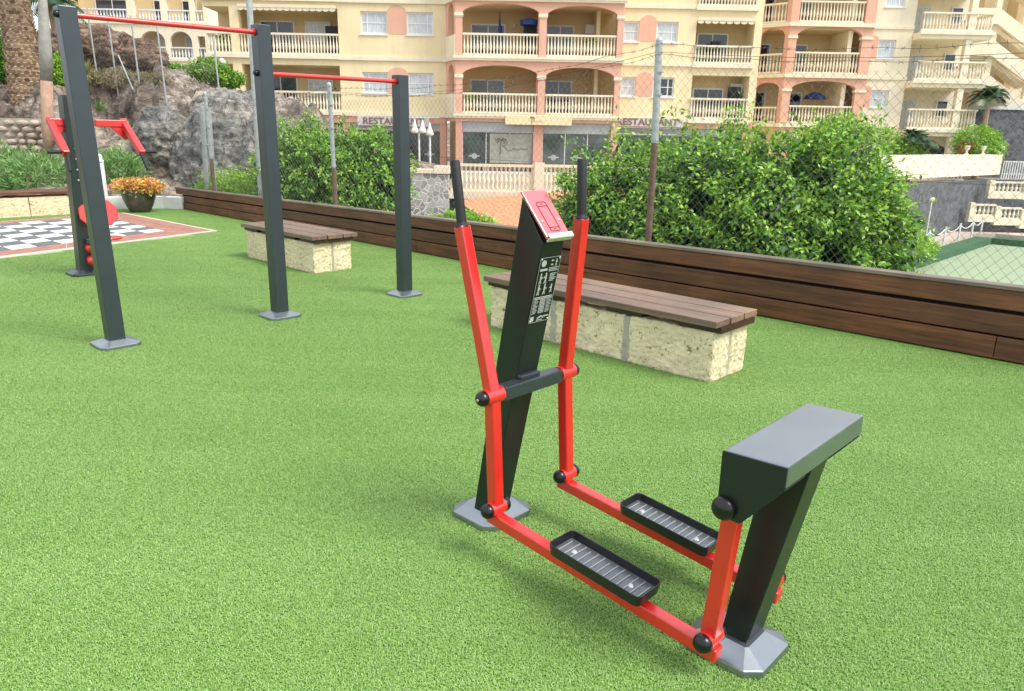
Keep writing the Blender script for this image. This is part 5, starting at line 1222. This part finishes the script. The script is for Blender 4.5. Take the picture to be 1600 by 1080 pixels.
# left wing, far uphill
LWB = thing('villa_wing', 'distant pale yellow house with white balustrades and arches above the rocks', 'building', (-32, 68, 5.5))
FL = Frame(0, 68.0, 0)
la = [arch(-38.0, -32.85, 7.42, 8.95, 9.62), arch(-32.25, -30.15, 7.42, 8.75, 9.60), arch(-29.75, -27.85, 7.42, 8.75, 9.60), rect(-27.35, -26.72, 7.42, 9.25)]
up = [rect(-38.0, -33.15, 10.35, 12.3), rect(-32.5, -30.3, 10.35, 12.3), rect(-29.75, -27.85, 10.35, 12.3), rect(-27.4, -26.7, 10.35, 12.3)]
part('wall', m_yellow2, LWB, lambda b: b.plate(FL, rect(-39.5, -26.3, 3.5, 14), la + up, 0, .4))
parts('back_wall', m_tan, LWB, lambda b: b.fbox(FL, -39.4, -26.4, 2.4, 2.7, 3.5, 14))
parts('side_wall', m_yellow2, LWB, lambda b: (b.fbox(FL, -26.6, -26.3, .401, 6, 3.5, 14), b.fbox(FL, -39.5, -39.2, .401, 6, 3.5, 14), b.fbox(FL, -39.1, -26.61, .401, 2.39, 7.1, 7.4), b.fbox(FL, -39.1, -26.61, .401, 2.39, 10.0, 10.3), b.fbox(FL, -39.4, -26.4, 2.75, 6, 13.6, 13.9)))
parts('stone_trim', m_cream, LWB, lambda b: (b.fbox(FL, -39.55, -26.2, -.14, -.001, 7.2, 7.40), b.fbox(FL, -39.55, -26.2, -.14, -.001, 10.12, 10.34)))
for u0, u1 in ((-38, -32.85), (-32.25, -30.15), (-29.75, -27.85), (-27.35, -26.72)): balustrade(FL, u0, u1, .12, 7.42, 8.36, LWB, pitch=.26, mat=m_white, dense=5, fat=1.3); balustrade(FL, u0, u1, .12, 10.36, 11.3, LWB, pitch=.26, mat=m_white, dense=5, fat=1.3)
for u0, u1, z in ((-37, -34.5, 7.5), (-31.9, -30.6, 7.5), (-29.4, -28.1, 7.5), (-37, -34, 10.4), (-31.9, -30.6, 10.4), (-29.4, -28.1, 10.4)): door(FL, u0, u1, z, z + 2.0, 2.4, LWB, m_curt if z < 8 and u0 > -35 else m_glassd)

# stair tower on the right
ST = thing('stair_tower', 'yellow building with zigzag outdoor stairs at the upper right corner', 'building', (33, 54, 0))
FS = Frame(0, 52.6, 0)
parts('back_wall', m_yellow2, ST, lambda b: b.fbox(FS, 29.4, 42, 3.0, 3.3, -.5, 14))
parts('landing_wall', m_tan, ST, lambda b: (b.fbox(FS, 29.4, 31.2, 1.6, 2.99, -.5, 14), b.fbox(FS, 33.6, 34.1, 1.8, 2.99, -.5, 14)))
def flight(b, u0, u1, z0, z1, th, d0, d1): b.prism(FS, [(u0, z0), (u1, z1), (u1, z1 - th), (u0, z0 - th)], d0, d1)
def stairp(b):
    for zb in (10.15, 7.25 + .95, 5.3 + .8, 11.2 + 2.0):
        b.fbox(FS, 29.6, 31.35, 0, .25, zb - .95, zb); flight(b, 31.351, 34.2, zb, zb - 1.75, .95, 0, .25); b.fbox(FS, 34.201, 37, 0, .25, zb - 2.7, zb - 1.75)
    b.fbox(FS, 31.25, 31.6, .27, .55, 3.4, 14); b.fbox(FS, 34.1, 34.5, .27, .55, 3.0, 14)
part('stair_parapet', m_yellow2, ST, stairp)
def stairs(b):
    for zb in (9.2, 7.25, 5.2, 12.2):
        flight(b, 31.3, 34.2, zb + .1, zb - 1.65, .3, .56, 1.5); b.fbox(FS, 29.6, 31.29, .56, 1.5, zb - .2, zb + .1)
part('stair_flight', m_yellow2, ST, stairs)

# retaining walls and terraces on the right
UW = thing('basalt_wall', 'upper dark basalt retaining wall under the stair tower', 'wall', (33, 50.2, -.4))
part('masonry', m_basalt, UW, lambda b: (b.fbox(FE, 28.95, 42, .9, 1.4, -.5, 3.75), b.fbox(FE, 24.4, 28.9, 2.2, 2.5, -.5, 1.6)))
part('coping', m_wkerb, UW, lambda b: b.fbox(FE, 28.9, 42, .8, 1.5, 3.752, 3.95))
PW2 = thing('parapet_wall', 'solid cream parapet on top of the dark retaining wall at right', 'wall', (23, 41.0, -.5))
def edge(pts, off=0):
    return [Vector((x, y, 0)) for x, y in pts]
pe = edge([(14, 33.5), (20.5, 39.5), (22.4, 41.3), (29.95, 47.5)])
b = MB()
for a, c in zip(pe[:-1], pe[1:]): b.beam(Vector((a.x, a.y, .42)), Vector((c.x, c.y, .42)), .25, 1.2, ext=.08)
b.build('parapet', m_cream, PW2)
b = MB()
for x, y in ((27.84, 45.85), (30.0, 47.55), (25.9, 44.2)): b.lathe((x, y, 1.02), [(.14, 0), (.05, .1), (.06, .22), (.15, .34), (.10, .38), (.17, .46), (.12, .5)], 10)
b.build('urn_finial', m_cream, PW2)
WR = thing('white_railing', 'white railing with turned posts on the plaza behind the cream parapet', 'railing', (24.5, 44.6, -.5))
balustrade(Frame(0, 44.6, 0), 23.7, 26.2, 0, -.45, 1.0, WR, 'railing', .2, m_white)
WF = thing('white_fence', 'white picket fence at the far right edge beside the basalt wall', 'fence', (32, 48.3, -.6))
b = MB(); Fq = Frame(30.75, 48.3, R(3))
for k in range(34): u = k * .16; b.fbox(Fq, u, u + .06, 0, .05, -.55, .62)
b.fbox(Fq, 0, 5.4, .051, .09, -.2, -.12); b.fbox(Fq, 0, 5.4, .051, .09, .55, .63); b.build('picket_panel', m_white, WF)
def stepbal(F, u0, wd, n, z0, z1, drop, label):
    B = thing('balustrade', label, 'balustrade', F(u0 + wd, 0, z0), group='cream stair balustrades at far right')
    for k in range(n):
        a_, o_ = u0 + k * wd, -drop * k
        balustrade(F, a_ + .28, a_ + wd - .005, 0, z0 + .14 + o_, z1 + o_, B, 'baluster_panel', .24, dense=6, fat=1.35)
        b = MB(); b.fbox(F, a_, a_ + .275, -.17, .17, z0 - .2 + o_, z1 + .07 + o_); b.fbox(F, a_ + .28, a_ + wd, -.15, .15, z0 - .2 + o_, z0 + .138 + o_); b.build('pier', m_cream, B)
    return B
stepbal(Frame(0, 44.6, 0), 26.85, 1.55, 5, -2.62, -1.78, .17, 'lower cream balustrade with square piers above the green court')
stepbal(Frame(0, 45.8, 0), 28.5, 2.1, 4, -1.33, -.52, .03, 'upper cream balustrade nearest the white picket fence')
b = MB(); b.slab([(27.3, 44.9), (40, 44.9), (40, 49), (31, 48.2)], -3.99, -2.9); o = b.build('stair_block', m_basalt); origin(o, (32, 46.5, -4)); tag(o, 'dark basalt block carrying the cream stair balustrades', 'wall')

# plaza balustrade over the tiled roof and the flagstone pier
PB = thing('balustrade', 'long cream balustrade of the plaza directly above the terracotta roof', 'balustrade', (2, 30, -.5))
F30 = Frame(0, 30.0, 0)
balustrade(F30, -2.55, .75, 0, -.55, .50, PB, 'baluster_panel', .165, fat=1.2); balustrade(F30, 1.15, 7.8, 0, -.55, .52, PB, 'baluster_panel', .165, fat=1.2)
part('pier', m_cream, PB, lambda b: (b.fbox(F30, .76, 1.14, -.16, .16, -.6, .6), b.fbox(F30, -3.1, 7.9, -.12, .12, -.85, -.552)))
FW_ = thing('flagstone_wall', 'grey crazy-paved stone wall with cream coping below the white street lamps', 'wall', (-3.4, 30, -4))
part('stone_face', m_flag, FW_, lambda b: b.fbox(F30, -5.5, -2.6, -.45, .1, -3.98, .12))
part('coping', m_cream, FW_, lambda b: (b.fbox(F30, -5.55, -3.15, -.5, .15, .122, .27), b.fbox(F30, -3.15, -2.56, -.52, .17, .122, .40)))
for x, h, lab in ((-4.28, 1.72, 'white street lamp with bell shades, left of the two beside the shortest gym post'), (-3.80, 1.62, 'white street lamp with one bell shade, right of the two beside the shortest gym post')):
    L_ = thing('street_lamp', lab, 'street lamp', (x, 34, -.5), group='white plaza lamps')
    b = MB(); b.cyl((x, 34, -.5), (x, 34, h), .045, n=8); b.build('pole', m_white, L_)
    for dx in ((-.18, .16) if x < -4 else (0,)):
        b = MB(); b.lathe((x + dx, 34, h - .05), [(.10, -.06), (.19, 0), (.15, .10), (.08, .26), (.05, .42), (.015, .52)], 12); b.build('lamp_shade', m_shade, L_)
# outbuilding with tiled roof
OBD = thing('outbuilding', 'small outbuilding with terracotta barrel-tile roof below the plaza balustrade', 'building', (1.5, 26, -4))
A_, B_, C_, D_ = Vector((-2.35, 29.6, -.93)), Vector((-.45, 21.2, -.98)), Vector((5.5, 21.8, -.35)), Vector((5.0, 29.7, -.25))
b = MB(); nu, nv_ = 252, 80; vs = []
for j in range(nv_ + 1):
    for i in range(nu + 1):
        u, v = i / nu, j / nv_
        p = A_.lerp(B_, u).lerp(D_.lerp(C_, u), v); 
        p.z += .085 * abs(math.sin(u * 42 * math.pi)) - .07 * ((v * 26.667) % 1.0)
        vs.append(p)
b.add(vs, [(j * (nu + 1) + i, j * (nu + 1) + i + 1, (j + 1) * (nu + 1) + i + 1, (j + 1) * (nu + 1) + i) for j in range(nv_) for i in range(nu)], True)
b.build('tiled_roof', m_tile, OBD, fixn=False)
part('fascia', m_wood, OBD, lambda b: b.add([A_ + Vector((.02, 0, -.06)), B_ + Vector((.02, 0, -.06)), B_ + Vector((.02, 0, -.3)), A_ + Vector((.02, 0, -.3)), A_ + Vector((.12, 0, -.06)), B_ + Vector((.12, 0, -.06)), B_ + Vector((.12, 0, -.3)), A_ + Vector((.12, 0, -.3))], [(0, 1, 2, 3), (4, 5, 6, 7), (0, 3, 7, 4), (1, 2, 6, 5), (0, 1, 5, 4), (3, 2, 6, 7)]))
part('wall', m_yellow2, OBD, lambda b: b.slab([(-1.9, 29.5), (-.1, 21.6), (5.3, 22.1), (4.9, 29.5)], -4.0, -1.15))

# court chain posts and lamp
RC = thing('chain_barrier', 'row of short white posts with a rope beside the green court', 'barrier', (26, 43.5, -3.44), group=None)
pts = [(18.6, 34.9), (20.4, 36.7), (22.2, 38.5), (24.0, 40.3), (25.7, 42.0), (27.2, 43.6)]
rp0 = None
for x, y in pts:
    b = MB(); b.cyl((x, y, -3.44), (x, y, -2.5), .05, n=8); b.build('post', m_white, RC)
b = MB()
for (x0, y0), (x1, y1) in zip(pts[:-1], pts[1:]): b.tube([Vector((x0 + (x1 - x0) * k, y0 + (y1 - y0) * k, -2.6 - .25 * 4 * k * (1 - k))) for k in (0, .2, .4, .6, .8, 1)], .03, 4)
b.build('rope', m_white, RC)
L_ = thing('street_lamp', 'small white lamp post against the dark basalt wall beside the green court', 'street lamp', (21.3, 38.6, -3.44))
b = MB(); b.cyl((21.3, 38.6, -3.44), (21.3, 38.6, -1.25), .035, n=8); b.build('pole', m_white, L_)
b = MB(); b.lathe((21.3, 38.6, -1.25), [(.05, 0), (.14, .05), (.15, .12), (.06, .2)], 10); b.build('lamp_shade', m_shade, L_)
# vegetation near the right buildings
P2 = thing('palm_tree', 'squat blue-green palm in front of the stair tower', 'palm tree', (29.5, 48.9, -.5))
b = MB(); b.cyl((29.5, 48.9, -.5), (29.45, 48.9, 4.3), .18, .15, n=10); b.build('trunk', m_bark, P2); palm_crown(P2, (29.45, 48.9, 4.3), 30, 1.8, m_palm, 30, up=(.3, 1.4))
P3 = thing('palm_tree', 'young palm with arching fronds below the lowest right balcony', 'palm tree', (21.9, 42.5, -.5))
b = MB(); b.cyl((21.9, 42.5, -.5), (21.9, 42.5, 1.5), .12, .1, n=10); b.build('trunk', m_bark, P3); palm_crown(P3, (21.9, 42.5, 1.5), 24, 1.9, m_palm, 31, up=(.5, 1.4))
shrub('flowering_bush', 'green bush with some red flowers against the upper basalt wall', 'bush', (28.4, 47.4, -.5), [((28.1, 47.2, 1.75), (1.4, .8, .95), 1), ((29.4, 47.9, 1.3), (.95, .7, .85), .6)], 9000, .13, m_ficus2, 41)
leaves('blossoms', mat_leaf('red_blossom', [(.4, .05, .03), (.5, .1, .05)]), bpy.data.objects['flowering_bush'], [((27.2, 46.6, 1.45), (.5, .4, .3), 1)], 110, .12, aspect=.8, seed=42)
shrub('garden_shrub', 'leafy shrubs on the plaza between the fence bush and the cream parapet', 'shrub', (20.5, 42, -.5), [((19.6, 42.3, 1.3), (1.6, .8, 1.2), 1), ((21.3, 42.2, .8), (1.2, .6, .9), .7), ((18.0, 42.6, 1.8), (1.3, .8, 1.3), .8)], 14000, .14, m_ficus2, 43)
shrub('garden_shrub', 'trailing light green plant on the slope beside the pale green court', 'shrub', (20.2, 35.6, -3.6), [((19.0, 34.8, -3.1), (.8, .6, .4), 1), ((17.6, 33.6, -2.8), (1.3, .9, .7), 1)], 5000, .12, m_ficus2, 44)
shrub('hedge', 'clipped hedge in front of the distant villa wing', 'hedge', (-27, 60, 4.9), [((-27.3, 60, 5.75), (1.9, .8, .7), 1), ((-25.9, 60, 5.7), (1.0, .7, .6), .6)], 9000, .17, m_ficus, 45)
shrub('small_tree', 'small dark green tree above the boulder at the building corner', 'tree', (-11.3, 29.6, 1.8), [((-11.6, 29.6, 3.75), (.75, .6, .42), 1), ((-10.9, 29.6, 3.45), (.6, .5, .3), .7)], 5500, .1, m_ficus, 46)
L_ = thing('street_lamp', 'thin white lamp in front of the garage at the left end of the apartment building', 'street lamp', (-15.7, 42, -.5))
b = MB(); b.cyl((-15.7, 42, -.5), (-15.7, 42, 5.0), .05, n=8); b.build('pole', m_white, L_)
b = MB(); b.lathe((-15.7, 42, 5.0), [(.10, -.06), (.24, 0), (.2, .10), (.06, .26)], 12); b.build('lamp_shade', m_shade, L_)
